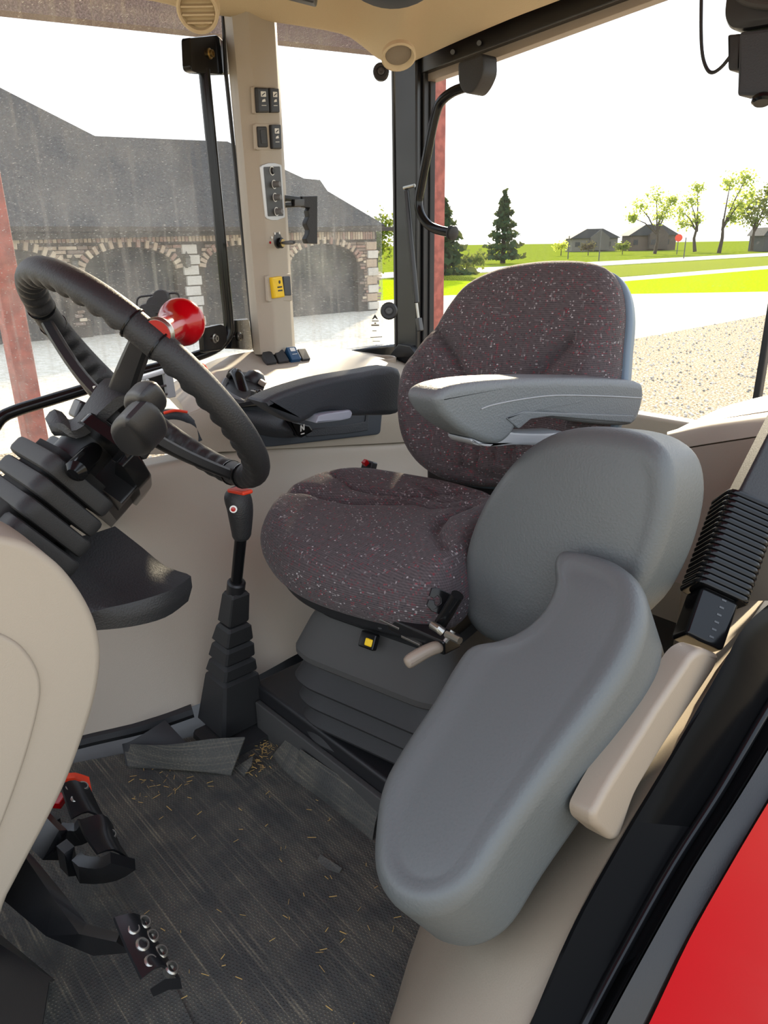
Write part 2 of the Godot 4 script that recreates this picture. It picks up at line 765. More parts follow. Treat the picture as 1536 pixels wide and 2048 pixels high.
func build_ground() -> void:
	mats.field = tinted(ground_tex([Color(0.36, 0.42, 0.10), Color(0.48, 0.51, 0.18)], [0.25, 0.75], 0.02, 2), 0.12, 0.95, true)
	mats.lawn = tinted(ground_tex([Color(0.50, 0.58, 0.05), Color(0.60, 0.66, 0.10)], [0.3, 0.7], 0.05, 3), 0.25, 0.95, true)
	mats.berm = tinted(ground_tex([Color(0.36, 0.42, 0.09), Color(0.58, 0.58, 0.27)], [0.3, 0.7], 0.05, 4), 0.5, 0.95, true)
	mats.concrete = tinted(ground_tex([Color(0.74, 0.71, 0.64), Color(0.82, 0.79, 0.73)], [0.3, 0.7], 0.03, 5), 0.3, 0.9, true)
	mats.gravel = tinted(ground_tex([Color(0.42, 0.37, 0.30), Color(0.70, 0.63, 0.53), Color(0.88, 0.82, 0.72)], [0.2, 0.5, 0.85], 0.06, 6, FastNoiseLite.TYPE_CELLULAR, 2), 0.9, 0.95, true)
	for k in ["field", "lawn", "berm", "concrete", "gravel"]:
		mats[k].metallic_specular = 0.0
	box(Vector3(150, -1.75, 150), Vector3(700, 1.0, 700))
	struct("ground", "field", "rough green field beyond the road")
	flat_poly([Vector2(-40, -60), Vector2(7.6, -60), Vector2(7.6, 36), Vector2(2, 44), Vector2(-40, 60)], -1.2, 0.3)
	struct("floor_gravel", "gravel", "pale gravel yard around the tractor")
	flat_poly([Vector2(7.6, -60), Vector2(20.4, -60), Vector2(21.2, 22), Vector2(21.0, 23.2), Vector2(15.5, 27.5), Vector2(11.4, 32), Vector2(7.6, 36)], -1.205, 0.28)
	struct("driveway", "concrete", "wide pale concrete driveway in front of the garage")
	flat_poly([Vector2(7.6, 36), Vector2(11.4, 32), Vector2(15.5, 27.5), Vector2(21.0, 23.2), Vector2(21.2, 12), Vector2(60, 12), Vector2(60, 22), Vector2(20.7, 36), Vector2(20.7, 150), Vector2(7.6, 150)], -1.215, 0.25)
	struct("lawn", "lawn", "bright mown lawn beside the driveway")
	flat_poly([Vector2(20.7, 36), Vector2(27, 33), Vector2(23.2, 40), Vector2(23.2, 200), Vector2(20.7, 200)], -1.21, 0.25)
	struct("footpath", "concrete", "narrow pale footpath along the lawn")
	# grass bank: a low mound
	var rows := []
	for k in [[23.2, -1.24], [25.0, -1.12], [28.0, -0.98], [31.0, -1.02], [34.5, -1.24]]:
		rows.append([Vector3(k[0] + 1.5, k[1], 33), Vector3(k[0], k[1], 60), Vector3(k[0], k[1], 110), Vector3(k[0], k[1], 200)])
	sheet(rows, Vector3(0, -0.3, 0), 3, 3)
	struct("grass_bank", "berm", "rough grass bank beside the road")
	flat_poly([Vector2(36, 30), Vector2(43, 30), Vector2(43, 260), Vector2(36, 260)], -1.2, 0.2)
	struct("road", "concrete", "pale road running past the far trees")
	# loose stones lying on the gravel near the tractor
	box(Vector3.ZERO, Vector3(1, 0.6, 0.8), 0.25, Transform3D.IDENTITY, 1)
	var stone := bake(60)
	var mm := MultiMesh.new()
	mm.transform_format = MultiMesh.TRANSFORM_3D
	mm.use_colors = true
	mm.mesh = stone
	mm.instance_count = 9000
	var r := RandomNumberGenerator.new()
	r.seed = 12
	for i in 9000:
		var x := 7.6 - 12.0 * pow(r.randf(), 0.9)
		var z := r.randf_range(3.0, 24.0)
		if r.randf() < 0.12:
			z = r.randf_range(-3.0, 3.0)
			x = r.randf_range(3.5, 7.6)
		var s := r.randf_range(0.018, 0.05)
		mm.set_instance_transform(i, Transform3D(Basis.from_euler(Vector3(r.randf() * 6, r.randf() * 6, r.randf() * 6)).scaled(Vector3.ONE * s), Vector3(x, -1.195, z)))
		var k := r.randf_range(0.14, 0.75)
		mm.set_instance_color(i, Color(k, k * 0.93, k * 0.82))
	var mi := MultiMeshInstance3D.new()
	mi.multimesh = mm
	var sm := plain(Color.WHITE, 0.9)
	sm.vertex_color_use_as_albedo = true
	mi.material_override = sm
	mi.name = "loose_gravel"
	add_child(mi)
	mi.set_meta("kind", "stuff")
	meta(mi, "loose pale gravel stones scattered over the yard", "gravel")

# ---------- cab shell ----------
func build_shell() -> void:
	# cab floor, thick steel
	box(Vector3(0.05, -0.045, -0.05), Vector3(1.30, 0.07, 2.2), 0.004)
	struct("floor", "black_paint", "black steel cab floor under the rubber mat")
	# lower right side panel, moulded
	var rows := []
	var zs := [-1.1, -0.60, -0.42, -0.30, -0.20, -0.12, -0.04, 0.06, 0.14, 0.30, 0.65, 1.0]
	var bot := [0.36, 0.35, 0.335, 0.305, 0.268, 0.243, 0.228, 0.195, 0.172, 0.17, 0.20, 0.22]
	var ylow := [0.035, 0.035, 0.035, 0.035, 0.035, 0.036, 0.04, 0.07, 0.095, 0.10, 0.10, 0.10]
	var ytop := [0.49, 0.49, 0.49, 0.488, 0.487, 0.486, 0.485, 0.482, 0.478, 0.462, 0.405, 0.36]
	for k in [0.0, 0.03, 0.18, 0.42, 0.70, 0.92, 1.0]:
		var row := []
		for i in zs.size():
			var x: float = lerp(0.425, bot[i], pow(k, 1.25)) + 0.018 * sin(PI * k)
			if k == 0.0:
				x = 0.44
			row.append(Vector3(x, lerp(ytop[i], ylow[i], k), zs[i]))
		rows.append(row)
	sheet(rows, Vector3(0.05, 0, 0), 4, 3)
	var wr := struct("wall_right", "beige", "smooth beige plastic panel below the right console")
	# dark edging along the foot of the panel
	tube(smooth([Vector3(0.355, 0.022, -0.6), Vector3(0.318, 0.022, -0.34), Vector3(0.262, 0.022, -0.18), Vector3(0.232, 0.03, -0.09)], 5, false), 0.014, 8)
	struct("baseboard_right", "rubber", "black rubber edging along the foot of the beige panel")
	# rear wall below the window
	box(Vector3(0.1, 0.23, 1.03), Vector3(1.4, 0.54, 0.05), 0.01)
	struct("wall_rear", "beige", "beige panel below the rear window")
	# outer steel under the windows on the right
	box(Vector3(0.80, 0.24, 0.66), Vector3(0.04, 0.72, 0.78), 0.01)
	struct("wall_side", "black_paint", "black steel below the right windows")
	box(Vector3(0.62, 0.30, 0.64), Vector3(0.34, 0.5, 0.74))
	struct("wall_arch", "black_plastic", "black wheel arch under the console")
	# front bulkhead, below the dash
	box(Vector3(0.1, 0.12, -1.12), Vector3(1.4, 0.40, 0.06), 0.01)
	struct("wall_front", "black_plastic", "black bulkhead in front of the pedals")
	# rubber mat
	var t := thing("floor_mat", "worn black rubber floor mat with dust in its fine ribs", "floor mat", Vector3.ZERO)
	plate([Vector2(-0.62, 0.72), Vector2(-0.50, 0.20), Vector2(-0.44, 0.05), Vector2(-0.40, -0.03), Vector2(-0.12, -0.018), Vector2(0.04, -0.015), Vector2(0.13, 0.01), Vector2(0.19, 0.09), Vector2(0.24, 0.23), Vector2(0.30, 0.35), Vector2(0.33, 0.72)], Transform3D(Basis(Vector3.RIGHT, Vector3.FORWARD, Vector3.UP), Vector3.ZERO), -0.006, 0.0, 0.002, 1)
	put("sheet", "floor_mat", t)
	# torn and turned-up pieces
	sheet([[Vector3(0.2294, 0.03, -0.2352), Vector3(0.1388, 0.055, -0.1924), Vector3(0.0913, 0.06, -0.1272), Vector3(0.058, 0.055, -0.0745)], [Vector3(0.1954, 0.004, -0.2443), Vector3(0.1345, 0.012, -0.2001), Vector3(0.082, 0.014, -0.1579), Vector3(0.0451, 0.004, -0.117)]], Vector3(0, -0.004, 0), 3, 3)
	put("torn_flap", "floor_mat", t)
	sheet([[Vector3(0.2293, 0.03, -0.2372), Vector3(0.2126, 0.04, -0.2257), Vector3(0.2052, 0.05, -0.1942), Vector3(0.2076, 0.055, -0.1581)], [Vector3(0.203, 0, -0.2454), Vector3(0.1914, 0, -0.2332), Vector3(0.158, 0, -0.19), Vector3(0.0903, 0, -0.1345)]], Vector3(0, -0.004, 0), 3, 3)
	put("torn_flap", "rubber", t)
	sheet([[Vector3(0.0153, 0.05, -0.0011), Vector3(-0.02, 0.05, -0.0017), Vector3(-0.0446, 0.045, -0.0012)], [Vector3(0.0367, 0.004, -0.0327), Vector3(-0.0067, 0.004, -0.0392), Vector3(-0.0446, 0.003, -0.0397)]], Vector3(0, -0.004, 0), 3, 3)
	put("torn_flap", "floor_mat", t)
	sheet([[Vector3(0.0418, 0.02, -0.0709), Vector3(0.0314, 0.012, -0.0815)], [Vector3(0.0574, 0.002, -0.1013), Vector3(0.0264, 0.002, -0.1015)]], Vector3(0, -0.004, 0), 1, 1)
	put("torn_flap", "floor_mat", t)
	sheet([[Vector3(-0.0361, 0.052, -0.0189), Vector3(-0.1028, 0.052, -0.0142), Vector3(-0.1652, 0.052, -0.0098), Vector3(-0.2359, 0.052, -0.0058)], [Vector3(-0.035, 0.022, -0.0292), Vector3(-0.1058, 0.022, -0.0292), Vector3(-0.169, 0.022, -0.0252), Vector3(-0.2385, 0.022, -0.0198)], [Vector3(-0.0373, 0.0015, -0.0411), Vector3(-0.1109, 0.0015, -0.0344), Vector3(-0.1895, 0.0015, -0.0323), Vector3(-0.245, 0.0015, -0.0315)]], Vector3(0, -0.004, 0), 3, 3)
	put("turned_up_edge", "floor_mat", t)
	# small cut-out showing the floor, its tongue folded back
	sheet([[Vector3(-0.2134, 0.006, -0.1131), Vector3(-0.236, 0.006, -0.1091), Vector3(-0.2581, 0.006, -0.1052)], [Vector3(-0.2171, 0.001, -0.1221), Vector3(-0.241, 0.001, -0.1192), Vector3(-0.2584, 0.001, -0.1116)]], Vector3(0, -0.003, 0), 1, 1)
	put("folded_tongue", "floor_mat", t)
	# worn lighter mat and step at the front left
	sheet([[Vector3(0.0186, 0.004, -0.5284), Vector3(0.0128, 0.004, -0.4755), Vector3(-0.0328, 0.004, -0.4269), Vector3(-0.0673, 0.004, -0.3774)], [Vector3(-0.0155, 0.004, -0.563), Vector3(-0.0964, 0.004, -0.5293), Vector3(-0.1803, 0.004, -0.4496), Vector3(-0.219, 0.004, -0.3774)], [Vector3(-0.1731, 0.004, -0.6026), Vector3(-0.2218, 0.004, -0.5503), Vector3(-0.2986, 0.004, -0.4678), Vector3(-0.367, 0.004, -0.3943)]], Vector3(0, -0.004, 0), 1, 1)
	put("front_piece", "floor_mat", t)
	var s := thing("step_box", "black steel step box at the front of the door opening", "step", Vector3.ZERO)
	sheet([[Vector3(-0.0722, 0.1, -0.5924), Vector3(-0.1196, 0.1, -0.5479), Vector3(-0.222, 0.1, -0.5121)], [Vector3(-0.1831, 0.1, -0.6363), Vector3(-0.2441, 0.1, -0.6016), Vector3(-0.3388, 0.1, -0.5705)]], Vector3(0, -0.004, 0), 1, 1)
	put("tread", "black_paint", s)
	sheet([[Vector3(-0.0722, 0.1, -0.5924), Vector3(-0.1196, 0.1, -0.5479), Vector3(-0.222, 0.1, -0.5121)], [Vector3(0.0503, 0.01, -0.5838), Vector3(-0.007, 0.01, -0.5342), Vector3(-0.1453, 0.01, -0.4976)]], Vector3(0, 0, 0.004), 1, 1)
	put("riser", "black_paint", s)
	# platform carrying the seat
	box(Vector3(-0.11, 0.05, 0.33), Vector3(0.50, 0.10, 0.66), 0.008)
	struct("trim_1", "black_plastic", "low black platform under the suspended seat")
	box(Vector3(-0.11, 0.035, -0.006), Vector3(0.46, 0.07, 0.012), 0.003)
	struct("trim_2", "rubber_dusty", "dusty steel angle along the front of the seat platform")

func build_glass() -> void:
	# right front pane, right rear quarter pane, rear pane: thin solid sheets
	box(Vector3(0.805, 0.72, -0.36), Vector3(0.005, 1.42, 1.70))
	struct("window_1", "glass_side", "dusty right door window")
	box(Vector3(0.805, 1.00, 0.76), Vector3(0.005, 0.86, 0.40))
	struct("window_2", "glass_quarter", "dusty streaked right rear quarter window")
	box(Vector3(0.02, 0.94, 1.025), Vector3(1.50, 0.90, 0.005))
	struct("window_3", "glass_rear", "large rear window")

func build_roof() -> void:
	# moulded headliner: drooping lip along the right side and the rear
	var lip := [Vector3(0.74, 1.369, -0.42), Vector3(0.74, 1.3684, -0.1793), Vector3(0.74, 1.3813, 0.0384), Vector3(0.74, 1.3949, 0.2479), Vector3(0.74, 1.3918, 0.3293), Vector3(0.74, 1.3944, 0.417), Vector3(0.74, 1.4051, 0.5826), Vector3(0.74, 1.4105, 0.7693)]
	lip += [Vector3(0.73, 1.3906, 0.8312), Vector3(0.7, 1.3603, 0.8635), Vector3(0.64, 1.337, 0.8827)]
	lip += [Vector3(0.6007, 1.3558, 0.93), Vector3(0.5037, 1.3668, 0.93), Vector3(0.3183, 1.3842, 0.93), Vector3(0.1813, 1.3929, 0.93), Vector3(-0.0923, 1.4104, 0.93), Vector3(-0.3789, 1.4278, 0.93)]
	lip = smooth(lip, 3, false)
	var rows := []
	for k in [[-0.002, 0.012], [0.0, 0.0], [0.022, -0.004], [0.06, 0.010], [0.13, 0.042], [0.24, 0.066], [0.45, 0.085]]:
		var row := []
		for p in lip:
			var d := Vector3(-0.05 - p.x, 0, clamp(p.z, -0.4, 0.30) - p.z)
			d = d.normalized()
			row.append(p + d * k[0] + Vector3(0, k[1], 0))
		rows.append(row)
	sheet(rows, Vector3(0, 0.02, 0), 2, 1)
	var roof := struct("ceiling", "liner", "moulded tan headliner with a drooping rear corner")
	box(Vector3(0.0, 1.535, -0.05), Vector3(1.85, 0.07, 2.45), 0.03)
	struct("ceiling_roof", "red_paint", "red roof cap of the cab")
	box(Vector3(0.80, 1.50, -0.05), Vector3(0.06, 0.09, 2.3), 0.01)
	struct("trim_7", "black_paint", "black steel header above the right windows")
	# louvred air outlet hanging from the headliner
	var t := thing("air_vent", "tan oval air vent with slats under the headliner", "vent", Vector3.ZERO)
	var a := Vector3(0.5372, 1.3335, 0.2417)
	var ax := (Vector3(-0.62, -0.55, -0.56)).normalized()
	var hx := Vector3.UP.cross(ax).normalized()
	var tr := Transform3D(Basis(hx, ax, hx.cross(ax)), a)
	lathe([Vector2(0.030, -0.05), Vector2(0.040, -0.03), Vector2(0.041, 0.0), Vector2(0.037, 0.003), Vector2(0.034, 0.0), Vector2(0.033, -0.012)], tr, 32)
	put("housing", "liner", t)
	lathe([Vector2(0.033, -0.022), Vector2(0.033, -0.018)], tr, 24)
	put("throat", "gap", t)
	for k in 4:
		var s := -0.021 + 0.014 * k
		var w := sqrt(0.033 * 0.033 - s * s)
		bar(tr * Vector3(-w, -0.006, s), tr * Vector3(w, -0.006, s), 0.012, 0.0035, 0.001, tr.basis.z)
		put("slat", "liner", t)
	# small oval reading-lamp blank in the drooping corner
	var ox := along(Vector3(0.3426, 1.2711, 0.5986), Vector3(-0.45, -0.85, -0.30))
	lathe([Vector2(0.020, -0.02), Vector2(0.036, -0.006), Vector2(0.037, 0.004), Vector2(0.033, 0.006), Vector2(0.029, 0.001), Vector2(0.027, -0.006)], ox, 28)
	var o := put("oval_outlet", "liner", roof)
	lathe([Vector2(0.027, -0.012), Vector2(0.027, -0.003)], ox, 24)
	put("grille", "beige_dark", o)
	# dark speaker disc and switch strip at the top edge
	lathe([Vector2(0.085, 0), Vector2(0.085, 0.006), Vector2(0.078, 0.012), Vector2(0.05, 0.016), Vector2(0.001, 0.018)], along(Vector3(0.1106, 1.3294, 0.3627), Vector3(-0.25, -0.9, -0.3)), 32)
	solo("roof_speaker", "navy", "round dark speaker set in the headliner", "speaker")
	bar(Vector3(0.3147, 1.3246, 0.2927), Vector3(0.2737, 1.3102, 0.3303), 0.030, 0.014, 0.004)
	solo("roof_switch_strip", "steel_dark", "grey switch strip in the headliner beside the speaker", "switch")
	# rear header rail; light on its underside is painted as a tan strip
	var hr := thing("rear_header_rail", "black steel rail above the rear window", "rail", Vector3.ZERO)
	plate([Vector2(-0.5311, -0.0293), Vector2(-0.2217, -0.0055), Vector2(0.1458, 0.0224), Vector2(0.463, 0.0455), Vector2(0.3801, 0.128), Vector2(-0.0111, 0.1111), Vector2(-0.1497, 0.0988), Vector2(-0.4209, 0.0738), Vector2(-0.5221, 0.0458)], Transform3D(Basis(Vector3(-1, 0, 0), Vector3(0, 1, 0), Vector3(0, 0, -1)), Vector3(0.2, 1.35, 0.965)), -0.05, 0.0, 0.004)
	put("beam", "black_paint", hr)
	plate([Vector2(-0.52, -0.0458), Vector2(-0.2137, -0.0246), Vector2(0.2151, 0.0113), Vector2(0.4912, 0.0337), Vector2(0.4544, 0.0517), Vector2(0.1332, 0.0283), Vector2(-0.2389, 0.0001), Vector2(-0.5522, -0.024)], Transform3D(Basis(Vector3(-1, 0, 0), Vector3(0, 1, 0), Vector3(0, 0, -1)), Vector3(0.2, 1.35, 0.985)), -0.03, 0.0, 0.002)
	put("lit_underside", "tan_plastic", hr)
	cyl(Vector3(0.5281, 1.3584, 0.966), Vector3(0.5179, 1.3552, 0.955), 0.006, 10)
	put("bolt", "steel_dark", hr)
	cyl(Vector3(0.4394, 1.3626, 0.966), Vector3(0.4299, 1.3594, 0.955), 0.006, 10)
	put("bolt", "steel_dark", hr)

func build_pillar_fittings() -> void:
	var t := thing("door_pillar", "beige moulded door pillar carrying switches and knobs", "pillar", Vector3.ZERO)
	# cross-section swept from the console to the headliner
	var foot := [Vector3(0.785, 0.6452, 0.4646), Vector3(0.755, 0.6491, 0.4504), Vector3(0.722, 0.6523, 0.4464), Vector3(0.7, 0.6513, 0.4757), Vector3(0.701, 0.6499, 0.489), Vector3(0.735, 0.6403, 0.5563), Vector3(0.75, 0.6374, 0.5719), Vector3(0.785, 0.6313, 0.6035)]
	var head := [Vector3(0.785, 1.4094, 0.4556), Vector3(0.755, 1.4013, 0.4423), Vector3(0.722, 1.3941, 0.4374), Vector3(0.7, 1.3934, 0.4607), Vector3(0.701, 1.3954, 0.4721), Vector3(0.735, 1.4159, 0.5599), Vector3(0.75, 1.4212, 0.5748), Vector3(0.785, 1.4327, 0.6041)]
	var rs := []
	for k in 9:
		var ring := []
		for i in foot.size():
			ring.append(foot[i].lerp(head[i], k / 8.0 * 1.06 - 0.03))
		rs.append(ring)
	rings(rs)
	put("body", "beige", t, 50.0)
	var F := Transform3D(Basis(Vector3(0.3886, 0, 0.9214), Vector3(0, 1, 0), Vector3(-0.9214, 0, 0.3886)), Vector3(0.716, 1.008, 0.5115))
	# raised frames with rocker switches
	plate(round_poly([Vector2(-0.0564, 0.2429), Vector2(0.0527, 0.2566), Vector2(0.0522, 0.1977), Vector2(-0.0583, 0.1846)], 0.006), F, -0.004, 0.002, 0.002)
	put("switch_frame", "beige", t)
	plate(round_poly([Vector2(-0.059, 0.1645), Vector2(0.0499, 0.1786), Vector2(0.0491, 0.1157), Vector2(-0.0605, 0.1078)], 0.006), F, -0.004, 0.002, 0.002)
	put("switch_frame", "beige", t)
	plate(round_poly([Vector2(-0.0527, -0.1788), Vector2(0.0626, -0.1786), Vector2(0.0646, -0.2496), Vector2(-0.0543, -0.2436)], 0.006), F, -0.004, 0.002, 0.002)
	put("switch_frame", "beige", t)
	for q in [[[Vector2(-0.0505, 0.2407), Vector2(-0.0014, 0.2472), Vector2(-0.0019, 0.194), Vector2(-0.0516, 0.1876)], 0.010], [[Vector2(0.0052, 0.2482), Vector2(0.0478, 0.2537), Vector2(0.0457, 0.2001), Vector2(0.0026, 0.1946)], 0.010], [[Vector2(0.0014, 0.1685), Vector2(0.0471, 0.1749), Vector2(0.0448, 0.1187), Vector2(0.0012, 0.1157)], 0.010]]:
		plate(round_poly(q[0], 0.004), F, 0.0, q[1], 0.004)
		var sw := put("rocker_switch", "black_plastic", t)
		var c := Vector2.ZERO
		for p in q[0]:
			c += p / 4.0
		var up: Vector2 = (q[0][0] + q[0][1] - q[0][2] - q[0][3]) / 2.0
		var rt: Vector2 = (q[0][1] - q[0][0] + q[0][2] - q[0][3]) / 2.0
		# symbol square, symbol and indicator line
		plate(round_poly([c + up * 0.34 - rt * 0.22, c + up * 0.34 + rt * 0.22, c + up * 0.13 + rt * 0.22, c + up * 0.13 - rt * 0.22], 0.001), F, 0.0095, 0.0106)
		put("symbol", "white_print", sw)
		plate([c + up * 0.01 - rt * 0.10, c + up * 0.05 + rt * 0.12, c - up * 0.06 + rt * 0.16, c - up * 0.08 - rt * 0.16], F, 0.0095, 0.0106)
		put("symbol", "white_print", sw)
		plate([c - up * 0.20 - rt * 0.20, c - up * 0.20 + rt * 0.20, c - up * 0.225 + rt * 0.20, c - up * 0.225 - rt * 0.20], F, 0.0095, 0.0106)
		put("symbol", "white_print", sw)
		# dark drawing on the pale square
		plate([c + up * 0.20 - rt * 0.15, c + up * 0.30 + rt * 0.12, c + up * 0.26 + rt * 0.15, c + up * 0.16 - rt * 0.12], F, 0.0104, 0.0110)
		put("symbol", "black_plastic", sw)
	plate(round_poly([Vector2(-0.0535, 0.1588), Vector2(-0.0102, 0.1639), Vector2(-0.0096, 0.118), Vector2(-0.0533, 0.1139)], 0.005), F, 0.0, 0.005, 0.003)
	var bl := put("blank_cover", "rubber", t)
	plate(round_poly([Vector2(-0.0438, 0.1525), Vector2(-0.0222, 0.1549), Vector2(-0.0196, 0.1248), Vector2(-0.0415, 0.1226)], 0.003), F, 0.004, 0.0062, 0.001)
	put("panel", "black_soft", bl)
	plate(round_poly([Vector2(0.0197, -0.1844), Vector2(0.0543, -0.1846), Vector2(0.0561, -0.2347), Vector2(0.0212, -0.2325)], 0.004), F, 0.0, 0.006, 0.003)
	put("blank_cover", "navy", t)
	plate(round_poly([Vector2(-0.042, -0.1841), Vector2(0.0054, -0.1825), Vector2(0.0135, -0.2358), Vector2(-0.037, -0.2361)], 0.003), F, 0.0, 0.012, 0.004)
	var ys := put("rocker_switch", "yellow", t)
	ys.set_meta("label", "yellow rocker switch with black print")
	lathe([Vector2(0.0045, 0), Vector2(0.0045, 0.0006)], Transform3D(F.basis * Basis(Vector3.RIGHT, PI / 2), F * (Vector3(Vector2(-0.0107, -0.1967).x, Vector2(-0.0107, -0.1967).y, 0.0121))), 12)
	put("symbol", "black_plastic", ys)
	for q in [[Vector2(-0.0216, -0.2073), Vector2(-0.0001, -0.2072), Vector2(-0.0005, -0.2109), Vector2(-0.022, -0.211)], [Vector2(-0.0203, -0.216), Vector2(0.0012, -0.216), Vector2(0.0008, -0.2198), Vector2(-0.0208, -0.2197)]]:
		plate(q, F, 0.011, 0.0126)
		put("symbol", "black_plastic", ys)
	# heater and radio knobs
	plate(round_poly([Vector2(-0.0457, 0.0753), Vector2(-0.0141, 0.0833), Vector2(0.0177, 0.0858), Vector2(0.0475, 0.0836), Vector2(0.0493, -0.0398), Vector2(0.0126, -0.0477), Vector2(-0.0153, -0.0482), Vector2(-0.0396, -0.0441)], 0.005), F, -0.004, 0.004, 0.002)
	var pn := put("control_panel", "silver_ring", t)
	plate(round_poly([Vector2(-0.0374, 0.0726), Vector2(0.0376, 0.0794), Vector2(0.04, -0.0364), Vector2(-0.0323, -0.0393)], 0.004), F, 0.0, 0.0046)
	put("face", mats.steel_dark, pn)
	for q in [[Vector2(-0.0006, 0.0663), 0.0075, 0], [Vector2(0.0046, 0.0359), 0.0078, 1], [Vector2(0.0054, 0.006), 0.0078, 1], [Vector2(0.0082, -0.0266), 0.0078, 1]]:
		var kt := Transform3D(F.basis * Basis(Vector3.RIGHT, PI / 2), F * Vector3(q[0].x, q[0].y, 0.004))
		lathe([Vector2(0.0105, 0.0), Vector2(0.0105, 0.0012), Vector2(0.0085, 0.0012), Vector2(0.0085, 0.0)], kt, 24)
		put("dial_ring", "white_print", t)
		if q[2] == 1:
			lathe([Vector2(q[1], 0), Vector2(q[1], 0.002), Vector2(q[1] * 0.86, 0.016), Vector2(q[1] * 0.72, 0.018), Vector2(0.0005, 0.018)], kt, 20)
			put("knob", "knob_grey", t)
		else:
			lathe([Vector2(q[1], 0), Vector2(q[1], 0.003), Vector2(q[1] * 0.8, 0.006), Vector2(0.0005, 0.006)], kt, 20)
			put("push_button", "black_plastic", t)
	# ignition lock
	var ig := Vector2(0.013, -0.1017)
	var it := Transform3D(F.basis * Basis(Vector3.RIGHT, PI / 2), F * Vector3(ig.x, ig.y, 0.0))
	lathe([Vector2(0.0195, 0.0), Vector2(0.0195, 0.003), Vector2(0.018, 0.004), Vector2(0.0005, 0.004)], Transform3D(it.basis, F * Vector3(ig.x - 0.004, ig.y + 0.006, 0.0)), 28)
	var plate_ := put("lock_plate", "steel_dark", t)
	lathe([Vector2(0.013, 0.0), Vector2(0.013, 0.012), Vector2(0.010, 0.014), Vector2(0.0005, 0.014)], it, 24)
	put("lock_collar", "black_gloss", t)
	lathe([Vector2(0.0098, 0.0), Vector2(0.0098, 0.0155), Vector2(0.0005, 0.0155)], it, 24)
	put("lock_barrel", "brass", t)
	for q in [[Vector2(-0.0288, -0.1002), "red_gloss"], [Vector2(-0.0204, -0.0884), "white_print"], [Vector2(-0.0054, -0.0788), "white_print"], [Vector2(0.0159, -0.0775), "white_print"]]:
		lathe([Vector2(0.0032, 0.003), Vector2(0.0032, 0.0047)], Transform3D(it.basis, F * Vector3(q[0].x, q[0].y, 0.0)), 10)
		put("symbol", q[1], plate_)
	var k := thing("ignition_key", "black ignition key in the pillar lock", "key", Vector3.ZERO)
	var k0 := F * Vector3(ig.x, ig.y, 0.012)
	var k1 := Vector3(0.4553, 0.9059, 0.3831)
	tube([k0, k0.lerp(k1, 0.35), k0.lerp(k1, 0.9), k1], [0.003, 0.0045, 0.0045, 0.003], 8)
	put("bow", "black_plastic", k)
	# black rubber seal in front of the pillar
	tube([Vector3(0.79, 1.4604, 0.4587), Vector3(0.79, 1.2869, 0.4511), Vector3(0.79, 0.6333, 0.4715)], 0.005, 8)
	struct("trim_3", "black_plastic", "black rubber door seal beside the beige pillar")
	# rear corner pillar
	var c := thing("corner_pillar", "black steel rear corner pillar", "pillar", Vector3.ZERO)
	var px0 := Vector3(0.73, 1.1497, 0.95)
	var px1 := Vector3(0.6433, 1.1417, 0.95)
	box(Vector3((px0.x + px1.x) / 2, 0.86, 0.98), Vector3(px0.x - px1.x, 1.16, 0.06), 0.006)
	put("post", "black_paint", c)
	box(Vector3(px0.x + 0.008, 0.86, 0.955), Vector3(0.008, 1.16, 0.012), 0.002)
	put("edge_strip", "steel_dark", c)
	box(Vector3(px1.x - 0.005, 0.86, 0.985), Vector3(0.008, 1.16, 0.03), 0.003)
	put("seal", "black_plastic", c)
	box(Vector3(px1.x - 0.012, 0.86, 1.00), Vector3(0.005, 1.16, 0.02), 0.002)
	put("seal", "rubber", c)
	plate([Vector2(-0.2502, -0.7336), Vector2(-0.204, -0.6883), Vector2(-0.1515, -0.6899), Vector2(-0.1174, -0.7208)], Transform3D(Basis(Vector3(-1, 0, 0), Vector3(0, 1, 0), Vector3(0, 0, -1)), Vector3(0.5, 1.3, 0.93)), -0.03, 0.0, 0.003)
	put("gusset", "black_paint", c)
	# hinge buttons of the quarter window
	for q in [[Vector3(0.5721, 1.2979, 0.757), "black hinge knob at the top of the quarter window"], [Vector3(0.3378, 0.7537, 0.557), "black hinge knob low on the quarter window"]]:
		var hx := along(q[0], Vector3(-0.72, 0.05, -0.66))
		lathe([Vector2(0.010, -0.03), Vector2(0.019, -0.02), Vector2(0.020, -0.004), Vector2(0.017, 0.0), Vector2(0.011, 0.0), Vector2(0.011, -0.004), Vector2(0.0005, -0.004)], hx, 20)
		var h := put("hinge_knob", "black_plastic", c)
		lathe([Vector2(0.0085, -0.004), Vector2(0.0085, 0.001), Vector2(0.006, 0.002), Vector2(0.0005, 0.001)], hx, 12)
		put("bolt", "steel_dark", h)
	# grab arm of the rear window
	var g := thing("grab_handle", "bent black tube arm with a round end on the rear window", "handle", Vector3.ZERO)
	tube(smooth([Vector3(0.4551, 1.2698, 0.95), Vector3(0.5067, 1.2631, 0.945), Vector3(0.5459, 1.2428, 0.94), Vector3(0.5624, 1.2048, 0.935), Vector3(0.5792, 1.1346, 0.93), Vector3(0.6056, 1.0477, 0.93), Vector3(0.6153, 1.0075, 0.93), Vector3(0.6054, 0.9736, 0.93), Vector3(0.5741, 0.9455, 0.93), Vector3(0.5319, 0.9316, 0.93), Vector3(0.4836, 0.9242, 0.93)], 4, false), 0.0125, 12)
	put("tube", "black_gloss", g)
	var e0 := Vector3(0.4946, 0.9257, 0.93)
	var e1 := Vector3(0.4726, 0.9227, 0.93)
